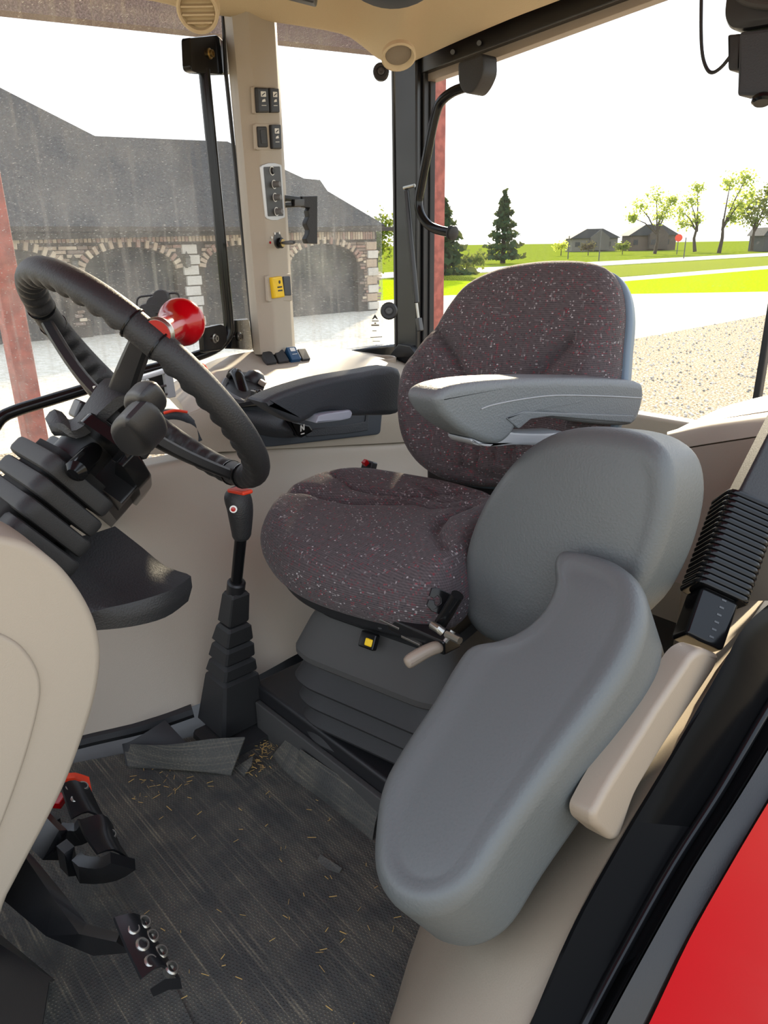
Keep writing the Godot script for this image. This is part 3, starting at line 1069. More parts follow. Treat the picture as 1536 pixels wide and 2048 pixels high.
	lathe([Vector2(0.012, 0), Vector2(0.019, 0.002), Vector2(0.019, 0.006), Vector2(0.015, 0.008), Vector2(0.018, 0.010), Vector2(0.018, 0.015), Vector2(0.010, 0.018), Vector2(0.0005, 0.018)], along(e0, e1 - e0), 20)
	put("end_knob", "rubber", g)
	plate(round_poly([Vector2(0.0328, 0.0207), Vector2(0.1149, 0.0273), Vector2(0.1183, -0.0152), Vector2(0.1018, -0.0405), Vector2(0.0798, -0.0569), Vector2(0.0498, -0.0484), Vector2(0.0357, -0.0244)], 0.012), Transform3D(Basis(Vector3(-1, 0, 0), Vector3(0, 1, 0), Vector3(0, 0, -1)), Vector3(0.5, 1.3, 0.93)), -0.04, 0.012, 0.006)
	put("bracket", "black_soft", g)
	# gas strut
	var s := thing("gas_strut", "black gas strut beside the rear corner pillar", "strut", Vector3.ZERO)
	cyl(Vector3(0.66, 1.0406, 0.925), Vector3(0.6185, 0.7366, 0.925), 0.0085, 14, 0.002)
	put("cylinder", "black_paint", s)
	cyl(Vector3(0.6185, 0.7366, 0.925), Vector3(0.6082, 0.6777, 0.925), 0.004, 10)
	put("rod", "steel", s)
	bar(Vector3(0.6103, 0.6947, 0.925), Vector3(0.6019, 0.6581, 0.925), 0.016, 0.014, 0.003)
	put("fork", "steel_dark", s)
	cyl(Vector3(0.668, 1.0462, 0.925), Vector3(0.626, 1.05, 0.925), 0.005, 10)
	put("pin", "steel", s)
	# tube frame of the right door window, its brackets
	var f := thing("window_frame_tube", "glossy black bent tube along the right door window", "tube", Vector3.ZERO)
	tube(smooth([Vector3(0.765, 1.2867, 0.378), Vector3(0.765, 1.1607, 0.3795), Vector3(0.765, 0.9848, 0.382), Vector3(0.765, 0.8202, 0.3828), Vector3(0.765, 0.7212, 0.3842), Vector3(0.765, 0.6861, 0.3791), Vector3(0.765, 0.6606, 0.3526), Vector3(0.765, 0.6432, 0.2999), Vector3(0.765, 0.6263, 0.1944), Vector3(0.765, 0.6137, 0.0898), Vector3(0.765, 0.5948, -0.0148), Vector3(0.765, 0.581, -0.1011), Vector3(0.765, 0.5699, -0.1666), Vector3(0.765, 0.5576, -0.1996), Vector3(0.765, 0.5267, -0.2255)], 4, false), 0.0135, 14)
	put("tube", "black_gloss", f)
	plate(round_poly([Vector2(-0.0398, 0.0323), Vector2(0.0981, 0.068), Vector2(0.1237, 0.0613), Vector2(0.159, 0.0604), Vector2(0.1489, -0.0051), Vector2(0.0812, -0.0172), Vector2(-0.0256, -0.0323), Vector2(-0.0467, -0.0303)], 0.010), Transform3D(Basis(Vector3(0.5219, 0, 0.853), Vector3(0, 1, 0), Vector3(-0.853, 0, 0.5219)), Vector3(0.745, 1.3, 0.35)), -0.012, 0.008, 0.004)
	put("bracket", "black_gloss", f)
	lathe([Vector2(0.0115, 0.0), Vector2(0.0115, 0.003), Vector2(0.008, 0.004), Vector2(0.008, 0.010), Vector2(0.0045, 0.010), Vector2(0.0045, 0.005), Vector2(0.0005, 0.005)], Transform3D(Transform3D(Basis(Vector3(0.5219, 0, 0.853), Vector3(0, 1, 0), Vector3(-0.853, 0, 0.5219)), Vector3(0.745, 1.3, 0.35)).basis * Basis(Vector3.RIGHT, PI / 2), Transform3D(Basis(Vector3(0.5219, 0, 0.853), Vector3(0, 1, 0), Vector3(-0.853, 0, 0.5219)), Vector3(0.745, 1.3, 0.35)) * Vector3(Vector2(0.0481, 0.0193).x, Vector2(0.0481, 0.0193).y, 0.007)), 16)
	put("bolt", "brass", f)
	plate(round_poly([Vector2(-0.106, -0.0347), Vector2(-0.0057, -0.0343), Vector2(0.0241, -0.0461), Vector2(0.0171, -0.082), Vector2(-0.0182, -0.0977), Vector2(-0.1083, -0.0928)], 0.008), Transform3D(Basis(Vector3(0.5219, 0, 0.853), Vector3(0, 1, 0), Vector3(-0.853, 0, 0.5219)), Vector3(0.745, 0.75, 0.35)), -0.006, 0.004, 0.003)
	put("bracket", "black_gloss", f)
	plate(round_poly([Vector2(0.074, -0.0321), Vector2(0.159, -0.0363), Vector2(0.177, -0.1102), Vector2(0.1653, -0.1224), Vector2(0.0408, -0.103)], 0.006), Transform3D(Basis(Vector3(0.5219, 0, 0.853), Vector3(0, 1, 0), Vector3(-0.853, 0, 0.5219)), Vector3(0.745, 0.75, 0.35)), -0.02, 0.0, 0.003)
	put("bracket", "black_gloss", f)
	for q in [Vector2(-0.0482, -0.0653), Vector2(0.0859, -0.0761)]:
		lathe([Vector2(0.0115, 0.0), Vector2(0.0115, 0.003), Vector2(0.008, 0.004), Vector2(0.008, 0.009), Vector2(0.0045, 0.009), Vector2(0.0045, 0.004), Vector2(0.0005, 0.004)], Transform3D(Transform3D(Basis(Vector3(0.5219, 0, 0.853), Vector3(0, 1, 0), Vector3(-0.853, 0, 0.5219)), Vector3(0.745, 0.75, 0.35)).basis * Basis(Vector3.RIGHT, PI / 2), Transform3D(Basis(Vector3(0.5219, 0, 0.853), Vector3(0, 1, 0), Vector3(-0.853, 0, 0.5219)), Vector3(0.745, 0.75, 0.35)) * Vector3(q.x, q.y, 0.003)), 16)
		put("bolt", "steel", f)
	# latch of the quarter window
	var l := thing("window_latch", "black window latch with a finger-grooved grip", "latch", Vector3.ZERO)
	var L := Transform3D(Basis(Vector3(0, 0, 1), Vector3(0, 1, 0), Vector3(-1, 0, 0)), Vector3(0.755, 0.9, 0.62))
	plate([Vector2(0.0596, 0.1237), Vector2(0.0522, 0.0025), Vector2(0.0182, 0.0042), Vector2(0.0139, 0.0156), Vector2(0.0232, 0.0282), Vector2(0.0255, 0.0383), Vector2(0.018, 0.0509), Vector2(0.0185, 0.0584), Vector2(0.0277, 0.071), Vector2(0.0253, 0.0859), Vector2(0.0308, 0.0934), Vector2(0.0078, 0.0955), Vector2(0.0079, 0.1212)], L, -0.012, 0.008, 0.003)
	put("grip", "black_soft", l)
	for q in [[Vector2(-0.0481, 0.1233), Vector2(0.0062, 0.1199), Vector2(0.0054, 0.1077), Vector2(-0.0492, 0.1089)], [Vector2(-0.0496, 0.1041), Vector2(0.0053, 0.1065), Vector2(0.0045, 0.0954), Vector2(-0.0505, 0.0921)]]:
		plate(q, L, -0.010, 0.004, 0.002)
		put("link", "black_gloss", l)
	plate([Vector2(-0.0202, 0.1132), Vector2(0.0124, 0.1152), Vector2(0.0112, 0.0968), Vector2(-0.0215, 0.0962)], L, -0.004, 0.012, 0.002)
	put("catch", "steel_dark", l)
	# maker's sticker on the quarter pane
	var st := thing("window_sticker", "small printed sticker on the quarter window glass", "sticker", Vector3.ZERO)
	var W := Transform3D(Basis(Vector3(0, 0, 1), Vector3(0, 1, 0), Vector3(-1, 0, 0)), Vector3(0.8, 1, 0.4))
	plate([Vector2(0.5235, -0.3056), Vector2(0.5356, -0.3216), Vector2(0.5294, -0.3196), Vector2(0.5232, -0.3146), Vector2(0.5169, -0.3187), Vector2(0.5106, -0.3197)], W, -0.001, 0.0006)
	put("emblem", "black_plastic", st)
	for q in [[Vector2(0.5105, -0.3227), Vector2(0.5376, -0.3248), Vector2(0.5375, -0.3279), Vector2(0.5105, -0.3257)], [Vector2(0.5207, -0.3296), Vector2(0.527, -0.3301), Vector2(0.5269, -0.3346), Vector2(0.5206, -0.3341)], [Vector2(0.5081, -0.3346), Vector2(0.5394, -0.3371), Vector2(0.5393, -0.3417), Vector2(0.508, -0.3392)], [Vector2(0.5117, -0.3531), Vector2(0.5284, -0.3546), Vector2(0.5284, -0.3569), Vector2(0.5117, -0.3554)], [Vector2(0.5028, -0.3722), Vector2(0.5512, -0.3751), Vector2(0.5512, -0.3774), Vector2(0.5028, -0.3745)], [Vector2(0.5129, -0.3854), Vector2(0.5424, -0.3882), Vector2(0.5423, -0.3897), Vector2(0.5128, -0.3869)]]:
		plate(q, W, -0.001, 0.0006)
		put("print_line", "beige_dark", st)
	lathe([Vector2(0.006, 0), Vector2(0.006, 0.0015), Vector2(0.0035, 0.0015), Vector2(0.0035, 0.001), Vector2(0.0005, 0.001)], Transform3D(W.basis * Basis(Vector3.RIGHT, PI / 2), W * Vector3(Vector2(0.525, -0.4051).x, Vector2(0.525, -0.4051).y, 0)), 16)
	put("dot", "steel_dark", st)
	# rear wiper motor and its cable
	var w := thing("wiper_motor", "dark grey wiper motor at the top of the rear window", "wiper motor", Vector3.ZERO)
	plate(round_poly([Vector2(0.7036, 0.0129), Vector2(0.7087, 0.0581), Vector2(0.8359, 0.0289), Vector2(0.8497, -0.0507), Vector2(0.7473, -0.0475), Vector2(0.719, -0.0407), Vector2(0.7046, -0.0189)], 0.02), Transform3D(Basis(Vector3(-1, 0, 0), Vector3(0, 1, 0), Vector3(0, 0, -1)), Vector3(0.5, 1.3, 0.93)), -0.03, 0.03, 0.012)
	put("cover", "black_plastic", w)
	for q in [-0.03, -0.012, 0.006]:
		tube(smooth([Vector3(-0.2228, 1.3006, 0.89), Vector3(-0.2463, 1.2806, 0.89), Vector3(-0.2742, 1.2683, 0.89), Vector3(-0.3137, 1.2583, 0.89)], 4, false), 0.007, 8)
		xform(0, Transform3D(Basis.IDENTITY, Vector3(0, -q * 0.6 + 0.02, 0)))
		put("ribbed_sleeve", "rubber_dusty", w)
	plate(round_poly([Vector2(0.7133, -0.0461), Vector2(0.7404, -0.0494), Vector2(0.7481, -0.1117), Vector2(0.7232, -0.1063)], 0.006), Transform3D(Basis(Vector3(-1, 0, 0), Vector3(0, 1, 0), Vector3(0, 0, -1)), Vector3(0.5, 1.3, 0.93)), -0.02, 0.02, 0.005)
	put("gear_case", "black_plastic", w)
	plate(round_poly([Vector2(0.7422, -0.0498), Vector2(0.8007, -0.0543), Vector2(0.8187, -0.1639), Vector2(0.7536, -0.1536)], 0.006), Transform3D(Basis(Vector3(-1, 0, 0), Vector3(0, 1, 0), Vector3(0, 0, -1)), Vector3(0.5, 1.3, 0.93)), -0.02, 0.035, 0.006)
	put("body", mats.arm_dark, w)
	cyl(Vector3(-0.2977, 1.141, 0.9033), Vector3(-0.2999, 1.1282, 0.8986), 0.018, 16, 0.004)
	put("drive_spindle", "black_gloss", w)
	tube(smooth([Vector3(-0.1438, 1.3413, 0.93), Vector3(-0.1521, 1.2749, 0.93), Vector3(-0.161, 1.2319, 0.93), Vector3(-0.1734, 1.2064, 0.93), Vector3(-0.1862, 1.1986, 0.93), Vector3(-0.2025, 1.206, 0.93), Vector3(-0.2187, 1.2239, 0.93)], 5, false), 0.0035, 8)
	solo("wiper_cable", "black_plastic", "thin looped cable to the rear wiper motor", "cable")
	# thin black edge of the rear pane on the far right
	var edge := Vector3(-0.3381, 0.6894, 1)
	box(Vector3(edge.x, 0.98, 1.0), Vector3(0.014, 0.98, 0.02), 0.003)
	struct("trim_4", "black_plastic", "black edge of the rear window frame")

func build_side_console() -> void:
	var t := thing("side_console", "beige right side console with a dark control panel", "console", Vector3.ZERO)
	sheet([[Vector3(0.79, 0.5679, 0.1993), Vector3(0.79, 0.6102, 0.3101), Vector3(0.79, 0.6249, 0.3755), Vector3(0.79, 0.6305, 0.4728), Vector3(0.79, 0.6276, 0.5946), Vector3(0.79, 0.6173, 0.6961), Vector3(0.79, 0.5998, 0.81), Vector3(0.79, 0.5748, 0.9325), Vector3(0.79, 0.5403, 1.0878)],
		[Vector3(0.76, 0.5666, 0.1909), Vector3(0.76, 0.6093, 0.3004), Vector3(0.76, 0.6226, 0.3635), Vector3(0.76, 0.6267, 0.4579), Vector3(0.76, 0.6238, 0.5764), Vector3(0.76, 0.6138, 0.6728), Vector3(0.76, 0.5977, 0.7849), Vector3(0.76, 0.5728, 0.9053), Vector3(0.76, 0.5368, 1.0582)],
		[Vector3(0.66, 0.5728, 0.1542), Vector3(0.66, 0.6139, 0.2503), Vector3(0.66, 0.6153, 0.3088), Vector3(0.66, 0.6079, 0.4018), Vector3(0.66, 0.6054, 0.5116), Vector3(0.66, 0.6025, 0.5951), Vector3(0.66, 0.5961, 0.7015), Vector3(0.66, 0.5805, 0.8153), Vector3(0.66, 0.5414, 0.9594)],
		[Vector3(0.6, 0.5786, 0.1305), Vector3(0.6, 0.6205, 0.2224), Vector3(0.6, 0.6183, 0.2786), Vector3(0.6, 0.6058, 0.3697), Vector3(0.6, 0.5965, 0.4756), Vector3(0.6, 0.5955, 0.5484), Vector3(0.6, 0.5913, 0.6512), Vector3(0.6, 0.5757, 0.7611), Vector3(0.6, 0.5401, 0.9002)],
		[Vector3(0.5, 0.5871, 0.0919), Vector3(0.5, 0.6203, 0.1743), Vector3(0.5, 0.6128, 0.2308), Vector3(0.5, 0.5976, 0.3099), Vector3(0.5, 0.5842, 0.4096), Vector3(0.5, 0.5814, 0.4862), Vector3(0.5, 0.5776, 0.584), Vector3(0.5, 0.5681, 0.6887), Vector3(0.5, 0.5427, 0.8014)],
		[Vector3(0.43, 0.575, 0.0652), Vector3(0.43, 0.5902, 0.1369), Vector3(0.43, 0.5865, 0.1979), Vector3(0.43, 0.575, 0.2748), Vector3(0.43, 0.5629, 0.3714), Vector3(0.43, 0.558, 0.4455), Vector3(0.43, 0.5504, 0.5401), Vector3(0.43, 0.5423, 0.6417), Vector3(0.43, 0.5201, 0.7511)]], Vector3(0.0, -0.02, 0), 3, 3)
	put("top_shell", "beige", t, 60)
	sheet([[Vector3(0.424, 0.5777, -0.0658), Vector3(0.424, 0.5744, 0.0619), Vector3(0.424, 0.5906, 0.1334), Vector3(0.424, 0.5868, 0.1942), Vector3(0.424, 0.5753, 0.2708), Vector3(0.424, 0.5632, 0.367), Vector3(0.424, 0.5583, 0.4408), Vector3(0.424, 0.5507, 0.535), Vector3(0.424, 0.5426, 0.6361), Vector3(0.424, 0.5204, 0.7451)],
		[Vector3(0.418, 0.55, -0.0724), Vector3(0.418, 0.5451, 0.0552), Vector3(0.418, 0.5456, 0.125), Vector3(0.418, 0.5373, 0.1856), Vector3(0.418, 0.5263, 0.2626), Vector3(0.418, 0.5133, 0.3592), Vector3(0.418, 0.5045, 0.4331), Vector3(0.418, 0.4936, 0.5277), Vector3(0.418, 0.4819, 0.6295), Vector3(0.418, 0.4638, 0.7391)],
		[Vector3(0.422, 0.5175, -0.0754), Vector3(0.422, 0.4981, 0.0515), Vector3(0.422, 0.4864, 0.1208), Vector3(0.422, 0.4765, 0.1821), Vector3(0.422, 0.4656, 0.2602), Vector3(0.422, 0.4501, 0.3579), Vector3(0.422, 0.4392, 0.4328), Vector3(0.422, 0.4246, 0.5286), Vector3(0.422, 0.4088, 0.6318), Vector3(0.422, 0.3931, 0.7432)]], Vector3(0.03, 0, 0), 3, 3)
	put("side_shell", "beige", t, 60)
	# dark inner side panel with its storage lid
	var S := Transform3D(Basis(Vector3(0, 0, 1), Vector3(0, 1, 0), Vector3(-1, 0, 0)), Vector3(0.42, 0.5, 0.4))
	plate(round_poly([Vector2(-0.2441, 0.0748), Vector2(-0.1844, 0.072), Vector2(0.2044, 0.0271), Vector2(0.1919, -0.0594), Vector2(0.0791, -0.049), Vector2(-0.0281, -0.0388), Vector2(-0.1406, -0.0279), Vector2(-0.2056, -0.0153), Vector2(-0.2465, 0.016)], 0.012), S, -0.002, 0.006, 0.003)
	put("dark_side_panel", "navy", t)
	plate(round_poly([Vector2(-0.0548, -0.0025), Vector2(0.0806, -0.0139), Vector2(0.139, -0.0163), Vector2(0.1431, 0.006), Vector2(0.153, 0.0044), Vector2(0.1482, -0.041), Vector2(0.0796, -0.0364), Vector2(-0.0418, -0.0229)], 0.003), S, 0.0, 0.009, 0.002)
	put("lid_edge", "arm_dark", t)
	# bulging brow under the levers
	sheet([[Vector3(0.428, 0.5728, 0.2029), Vector3(0.428, 0.5725, 0.2337), Vector3(0.428, 0.562, 0.2724), Vector3(0.428, 0.5374, 0.3114)], [Vector3(0.405, 0.5632, 0.1951), Vector3(0.405, 0.5498, 0.2296), Vector3(0.405, 0.531, 0.2743), Vector3(0.405, 0.5184, 0.3076)], [Vector3(0.398, 0.5384, 0.1984), Vector3(0.398, 0.523, 0.2357), Vector3(0.398, 0.5092, 0.2745), Vector3(0.398, 0.4973, 0.315)], [Vector3(0.414, 0.5085, 0.2253), Vector3(0.414, 0.4957, 0.2573), Vector3(0.414, 0.4859, 0.2976), Vector3(0.414, 0.4805, 0.3396)]], Vector3(0.02, 0, 0), 3, 3)
	put("brow", "arm_dark", t)
	# control panel on top
	sheet([[Vector3(0.56, 0.6191, 0.2334), Vector3(0.56, 0.6223, 0.282), Vector3(0.56, 0.6096, 0.3365), Vector3(0.56, 0.5797, 0.4254)], [Vector3(0.465, 0.6105, 0.1815), Vector3(0.465, 0.6168, 0.2329), Vector3(0.465, 0.605, 0.2873), Vector3(0.465, 0.5892, 0.3699)], [Vector3(0.392, 0.5879, 0.1671), Vector3(0.392, 0.5885, 0.2056), Vector3(0.392, 0.583, 0.2564), Vector3(0.392, 0.5763, 0.3164)]], Vector3(0.0, -0.008, 0), 3, 3)
	put("control_panel", "black_plastic", t)
	# four covers in a row
	var i := 0
	for q in [[523, "rubber"], [546, "rubber"], [568, "blue_switch"], [592, "rubber"]]:
		var pts: Array
		if i == 0: pts = [Vector3(0.715, 0.6285, 0.4444), Vector3(0.715, 0.6293, 0.4729), Vector3(0.672, 0.6061, 0.4607), Vector3(0.672, 0.6046, 0.4294)]
		elif i == 1: pts = [Vector3(0.715, 0.6285, 0.4808), Vector3(0.715, 0.6294, 0.5099), Vector3(0.672, 0.6043, 0.4989), Vector3(0.672, 0.6043, 0.4653)]
		elif i == 2: pts = [Vector3(0.712, 0.6318, 0.5146), Vector3(0.712, 0.6312, 0.5459), Vector3(0.672, 0.6039, 0.5366), Vector3(0.672, 0.6024, 0.5037)]
		else: pts = [Vector3(0.715, 0.6258, 0.556), Vector3(0.715, 0.6242, 0.5848), Vector3(0.672, 0.6041, 0.5701), Vector3(0.672, 0.602, 0.5415)]
		var n: Vector3 = (pts[1] - pts[0]).cross(pts[3] - pts[0]).normalized()
		if n.y < 0:
			n = -n
		var u: Vector3 = (pts[1] - pts[0]).normalized()
		var T := Transform3D(Basis(u, n.cross(u), n), pts[0])
		var inv := T.affine_inverse()
		var P := []
		for p in pts:
			var l: Vector3 = inv * p
			P.append(Vector2(l.x, l.y))
		plate(round_poly(P, 0.004), T, -0.004, 0.016 if i == 2 else 0.011, 0.002)
		var o := put("rocker_switch" if i == 2 else "blank_cover", q[1], t)
		if i == 2:
			o.set_meta("label", "blue rocker switch")
			var cc: Vector2 = P[0].lerp(P[1], 0.55).lerp(P[3].lerp(P[2], 0.55), 0.25)
			var e1: Vector2 = (P[1] - P[0]) * 0.25
			var e2: Vector2 = (P[3] - P[0]) * 0.13
			plate(round_poly([cc - e1 - e2, cc + e1 - e2, cc + e1 + e2, cc - e1 + e2], 0.002), T, 0.015, 0.0166)
			put("symbol", "white_print", o)
			var c2: Vector2 = cc + (P[3] - P[0]) * 0.35
			plate([c2 - e1 - e2 * 0.12, c2 + e1 - e2 * 0.12, c2 + e1 + e2 * 0.12, c2 - e1 + e2 * 0.12], T, 0.015, 0.0166)
			put("symbol", "white_print", o)
		i += 1
	# cup holder at the rear end
	lathe([Vector2(0.043, -0.05), Vector2(0.046, 0.0), Vector2(0.043, 0.003), Vector2(0.040, 0.001), Vector2(0.036, -0.04), Vector2(0.0005, -0.04)], along(Vector3(0.7, 0.578, 0.8554), Vector3(0, 1, 0)), 28)
	put("cup_holder", "tan_plastic", t)
	# hand-throttle quadrant: half disc in a slot
	var a0 := Vector3(0.515, 0.6244, 0.232)
	var a1 := Vector3(0.425, 0.5856, 0.2086)
	var pts2 := []
	for k in 13:
		var s := float(k) / 12.0
		pts2.append(a0.lerp(a1, s) + Vector3(0, 0.030 * sin(PI * s), 0))
	tube(pts2, 0.013, 10, false, 0.7)
	put("throttle_quadrant", "black_gloss", t)
	tube(smooth([Vector3(0.495, 0.6212, 0.2055), Vector3(0.47, 0.6109, 0.182), Vector3(0.43, 0.6008, 0.1744), Vector3(0.4, 0.5866, 0.1892)], 4, false), 0.006, 8)
	put("throttle_slot", "arm_grey", t)
	# round black knob with a yellow mark
	lathe([Vector2(0.026, -0.01), Vector2(0.026, 0.008), Vector2(0.022, 0.022), Vector2(0.012, 0.030), Vector2(0.0005, 0.032)], along(Vector3(0.485, 0.6047, 0.2708), Vector3(-0.15, 1, 0)), 20)
	put("dome_knob", "black_plastic", t)
	bar(Vector3(0.483, 0.6245, 0.278), Vector3(0.46, 0.6097, 0.2737), 0.010, 0.006, 0.001)
	put("yellow_mark", "yellow", t)
	bar(Vector3(0.455, 0.6159, 0.2656), Vector3(0.445, 0.6068, 0.2755), 0.014, 0.012, 0.003)
	put("knob_tab", "tan_plastic", t)
	# toggle lever
	bar(Vector3(0.415, 0.5756, 0.2398), Vector3(0.415, 0.6064, 0.2335), 0.010, 0.022, 0.004, Vector3(-1, 0, 0))
	put("toggle_lever", "black_gloss", t)
	bar(Vector3(0.41, 0.5808, 0.2254), Vector3(0.41, 0.6067, 0.2201), 0.004, 0.018, 0.001, Vector3(-1, 0, 0))
	put("lever_edge", "steel", t)
	cyl(Vector3(0.405, 0.5891, 0.2039), Vector3(0.405, 0.5903, 0.2179), 0.006, 10)
	put("detent", "steel_dark", t)
	# drive-range gate with its N mark
	plate(round_poly([Vector2(-0.1043, 0.0319), Vector2(-0.0482, 0.0107), Vector2(-0.0377, -0.0055), Vector2(-0.073, -0.0159), Vector2(-0.0866, -0.0086)], 0.003), Transform3D(Basis(Vector3(0, 0, 1), Vector3(0, 1, 0), Vector3(-1, 0, 0)), Vector3(0.42, 0.5, 0.4)), 0.004, 0.030, 0.004)
	var gate := put("range_gate", "black_gloss", t)
	plate([Vector2(-0.075, 0.0141), Vector2(-0.0722, 0.0148), Vector2(-0.0671, 0.0068), Vector2(-0.0665, 0.015), Vector2(-0.0636, 0.0157), Vector2(-0.0645, 0.0028), Vector2(-0.0674, 0.0021), Vector2(-0.0725, 0.0101), Vector2(-0.0732, 0.0008), Vector2(-0.0761, 0.0001)], Transform3D(Basis(Vector3(0, 0, 1), Vector3(0, 1, 0), Vector3(-1, 0, 0)), Vector3(0.42, 0.5, 0.4)), 0.029, 0.0312)
	put("letter_n", "white_print", gate)
	plate([Vector2(-0.075, -0.0048), Vector2(-0.065, -0.0042), Vector2(-0.0652, -0.0066), Vector2(-0.0752, -0.0072)], Transform3D(Basis(Vector3(0, 0, 1), Vector3(0, 1, 0), Vector3(-1, 0, 0)), Vector3(0.42, 0.5, 0.4)), 0.029, 0.0312)
	put("symbol", "white_print", gate)
	# front air outlet behind the steering wheel
	var v := thing("dash_vent", "grey framed air vent with wavy slats behind the steering wheel", "vent", Vector3.ZERO)
	bar(Vector3(0.5, 0.6495, 0.008), Vector3(0.5, 0.6586, 0.0665), 0.02, 0.008, 0.002)
	put("frame", "silver_ring", v)
	bar(Vector3(0.5, 0.6057, 0.004), Vector3(0.5, 0.6476, 0.0229), 0.02, 0.008, 0.002)
	put("frame", "silver_ring", v)
	bar(Vector3(0.5, 0.6008, 0.0727), Vector3(0.5, 0.654, 0.0704), 0.02, 0.012, 0.003)
	put("frame", "grey_handle", v)
	sheet([[Vector3(0.53, 0.5995, 0.017), Vector3(0.53, 0.6423, 0.0363), Vector3(0.53, 0.6489, 0.0848)], [Vector3(0.53, 0.5942, 0.0387), Vector3(0.53, 0.5982, 0.062), Vector3(0.53, 0.5978, 0.0876)]], Vector3(0.01, 0, 0), 1, 1)
	put("throat", "gap", v)
	for k in [0.0, 1.0]:
		tube(smooth([Vector3(0.495, 0.6308, 0.0139), Vector3(0.495, 0.6359, 0.0299), Vector3(0.495, 0.6273, 0.0398), Vector3(0.495, 0.6284, 0.0623)], 4, false), 0.0025, 6)
		xform(0, Transform3D(Basis.IDENTITY, Vector3(0, -0.018 * k, 0)))
		put("slat", "steel_dark", v)
	# dark ring pocket with an orange line, seen through the wheel
	tube(smooth([Vector3(0.43, 0.5714, -0.0121), Vector3(0.43, 0.5822, 0.0216), Vector3(0.43, 0.5748, 0.0539), Vector3(0.43, 0.5515, 0.0795), Vector3(0.43, 0.5176, 0.0883)], 4, false), 0.012, 10)
	put("pocket_rim", "arm_dark", t)
	tube(smooth([Vector3(0.415, 0.59, 0.013), Vector3(0.415, 0.5912, 0.0371), Vector3(0.415, 0.584, 0.0628)], 4, false), 0.003, 6)
	put("orange_line", "orange", t)
	lathe([Vector2(0.016, -0.02), Vector2(0.017, 0.0), Vector2(0.012, 0.012), Vector2(0.0005, 0.016)], along(Vector3(0.6, 0.6311, 0.2028), Vector3(-0.5, 0.8, -0.2)), 20)
	put("orange_knob", "orange", t)
	# seat-belt buckle beside the seat
	var b := thing("belt_buckle", "black seat-belt buckle with a red button beside the cushion", "buckle", Vector3.ZERO)
	bar(Vector3(0.25, 0.4155, 0.4034), Vector3(0.25, 0.4405, 0.4132), 0.035, 0.018, 0.004)
	put("case", "black_plastic", b)
	bar(Vector3(0.245, 0.4387, 0.3879), Vector3(0.245, 0.4446, 0.3985), 0.012, 0.012, 0.002)
	put("button", "red_gloss", b)

# height of a cushion's face over its plane, in metres; q in the cushion's own plane, s = 0 in the middle .. 1 at the rim
func relief(kind: String, q: Vector2, s: float) -> float:
	match kind:
		"backrest":
			var h := 0.012 * (1.0 - s * s)
			# side bolsters swell lower down
			h += 0.035 * smoothstep(0.10, 0.19, abs(q.x + 0.01)) * smoothstep(0.16, -0.04, q.y) * smoothstep(1.02, 0.75, s)
			# V-shaped stitched folds and lumbar ribs
			h -= 0.018 * bump(to_line(q, [Vector2(-0.16, 0.085), Vector2(-0.105, 0.035), Vector2(-0.06, -0.02)]), 0.0, 0.010)
			h -= 0.018 * bump(to_line(q, [Vector2(0.125, 0.075), Vector2(0.085, 0.03), Vector2(0.045, -0.02)]), 0.0, 0.010)
			h -= 0.014 * bump(to_line(q, [Vector2(-0.20, 0.03), Vector2(-0.14, -0.02), Vector2(-0.10, -0.05)]), 0.0, 0.010)
			for k in 4:
				h -= 0.009 * bump(q.x, -0.055 + 0.035 * k, 0.007) * smoothstep(-0.05, -0.08, q.y) * smoothstep(-0.205, -0.185, q.y)
			h -= 0.009 * bump(to_line(q, [Vector2(-0.055, -0.17), Vector2(0.0, -0.185), Vector2(0.06, -0.17)]), 0.0, 0.008)
			return h
		"seat":
			var h := 0.022 * (1.0 - s * s)
			h += 0.020 * smoothstep(0.11, 0.20, abs(q.x + 0.015)) * smoothstep(1.02, 0.7, s)
			h -= 0.016 * bump(q.y, 0.16, 0.10) * smoothstep(0.16, 0.06, abs(q.x + 0.02))
			# two swept folds either side, ribs across the back
			h -= 0.017 * bump(to_line(q, [Vector2(-0.235, 0.06), Vector2(-0.17, 0.085), Vector2(-0.10, 0.10), Vector2(0.0, 0.16)]), 0.0, 0.011)
			h -= 0.014 * bump(to_line(q, [Vector2(-0.19, 0.17), Vector2(-0.13, 0.16), Vector2(-0.03, 0.185), Vector2(0.06, 0.25)]), 0.0, 0.010)
			h -= 0.016 * bump(to_line(q, [Vector2(0.17, -0.005), Vector2(0.12, 0.05), Vector2(0.10, 0.10), Vector2(0.13, 0.16)]), 0.0, 0.011)
			for k in 3:
				h -= 0.011 * bump(to_line(q, [Vector2(-0.02, 0.17 + 0.032 * k), Vector2(0.05, 0.15 + 0.036 * k), Vector2(0.12, 0.17 + 0.036 * k)]), 0.0, 0.007)
			return h
		"buddy_cushion":
			# dished face, raised rim towards the door and a horn at the rear
			var h := 0.006 * (1.0 - s * s)
			h += 0.008 * smoothstep(0.5, 0.92, s)
			h += 0.012 * smoothstep(0.10, 0.22, q.x)
			return h
		"buddy_back":
			return 0.010 * (1.0 - s * s) + 0.008 * smoothstep(0.7, 0.97, s) * smoothstep(0.06, 0.14, q.x)
		"shell":
			return 0.0
	return 0.0

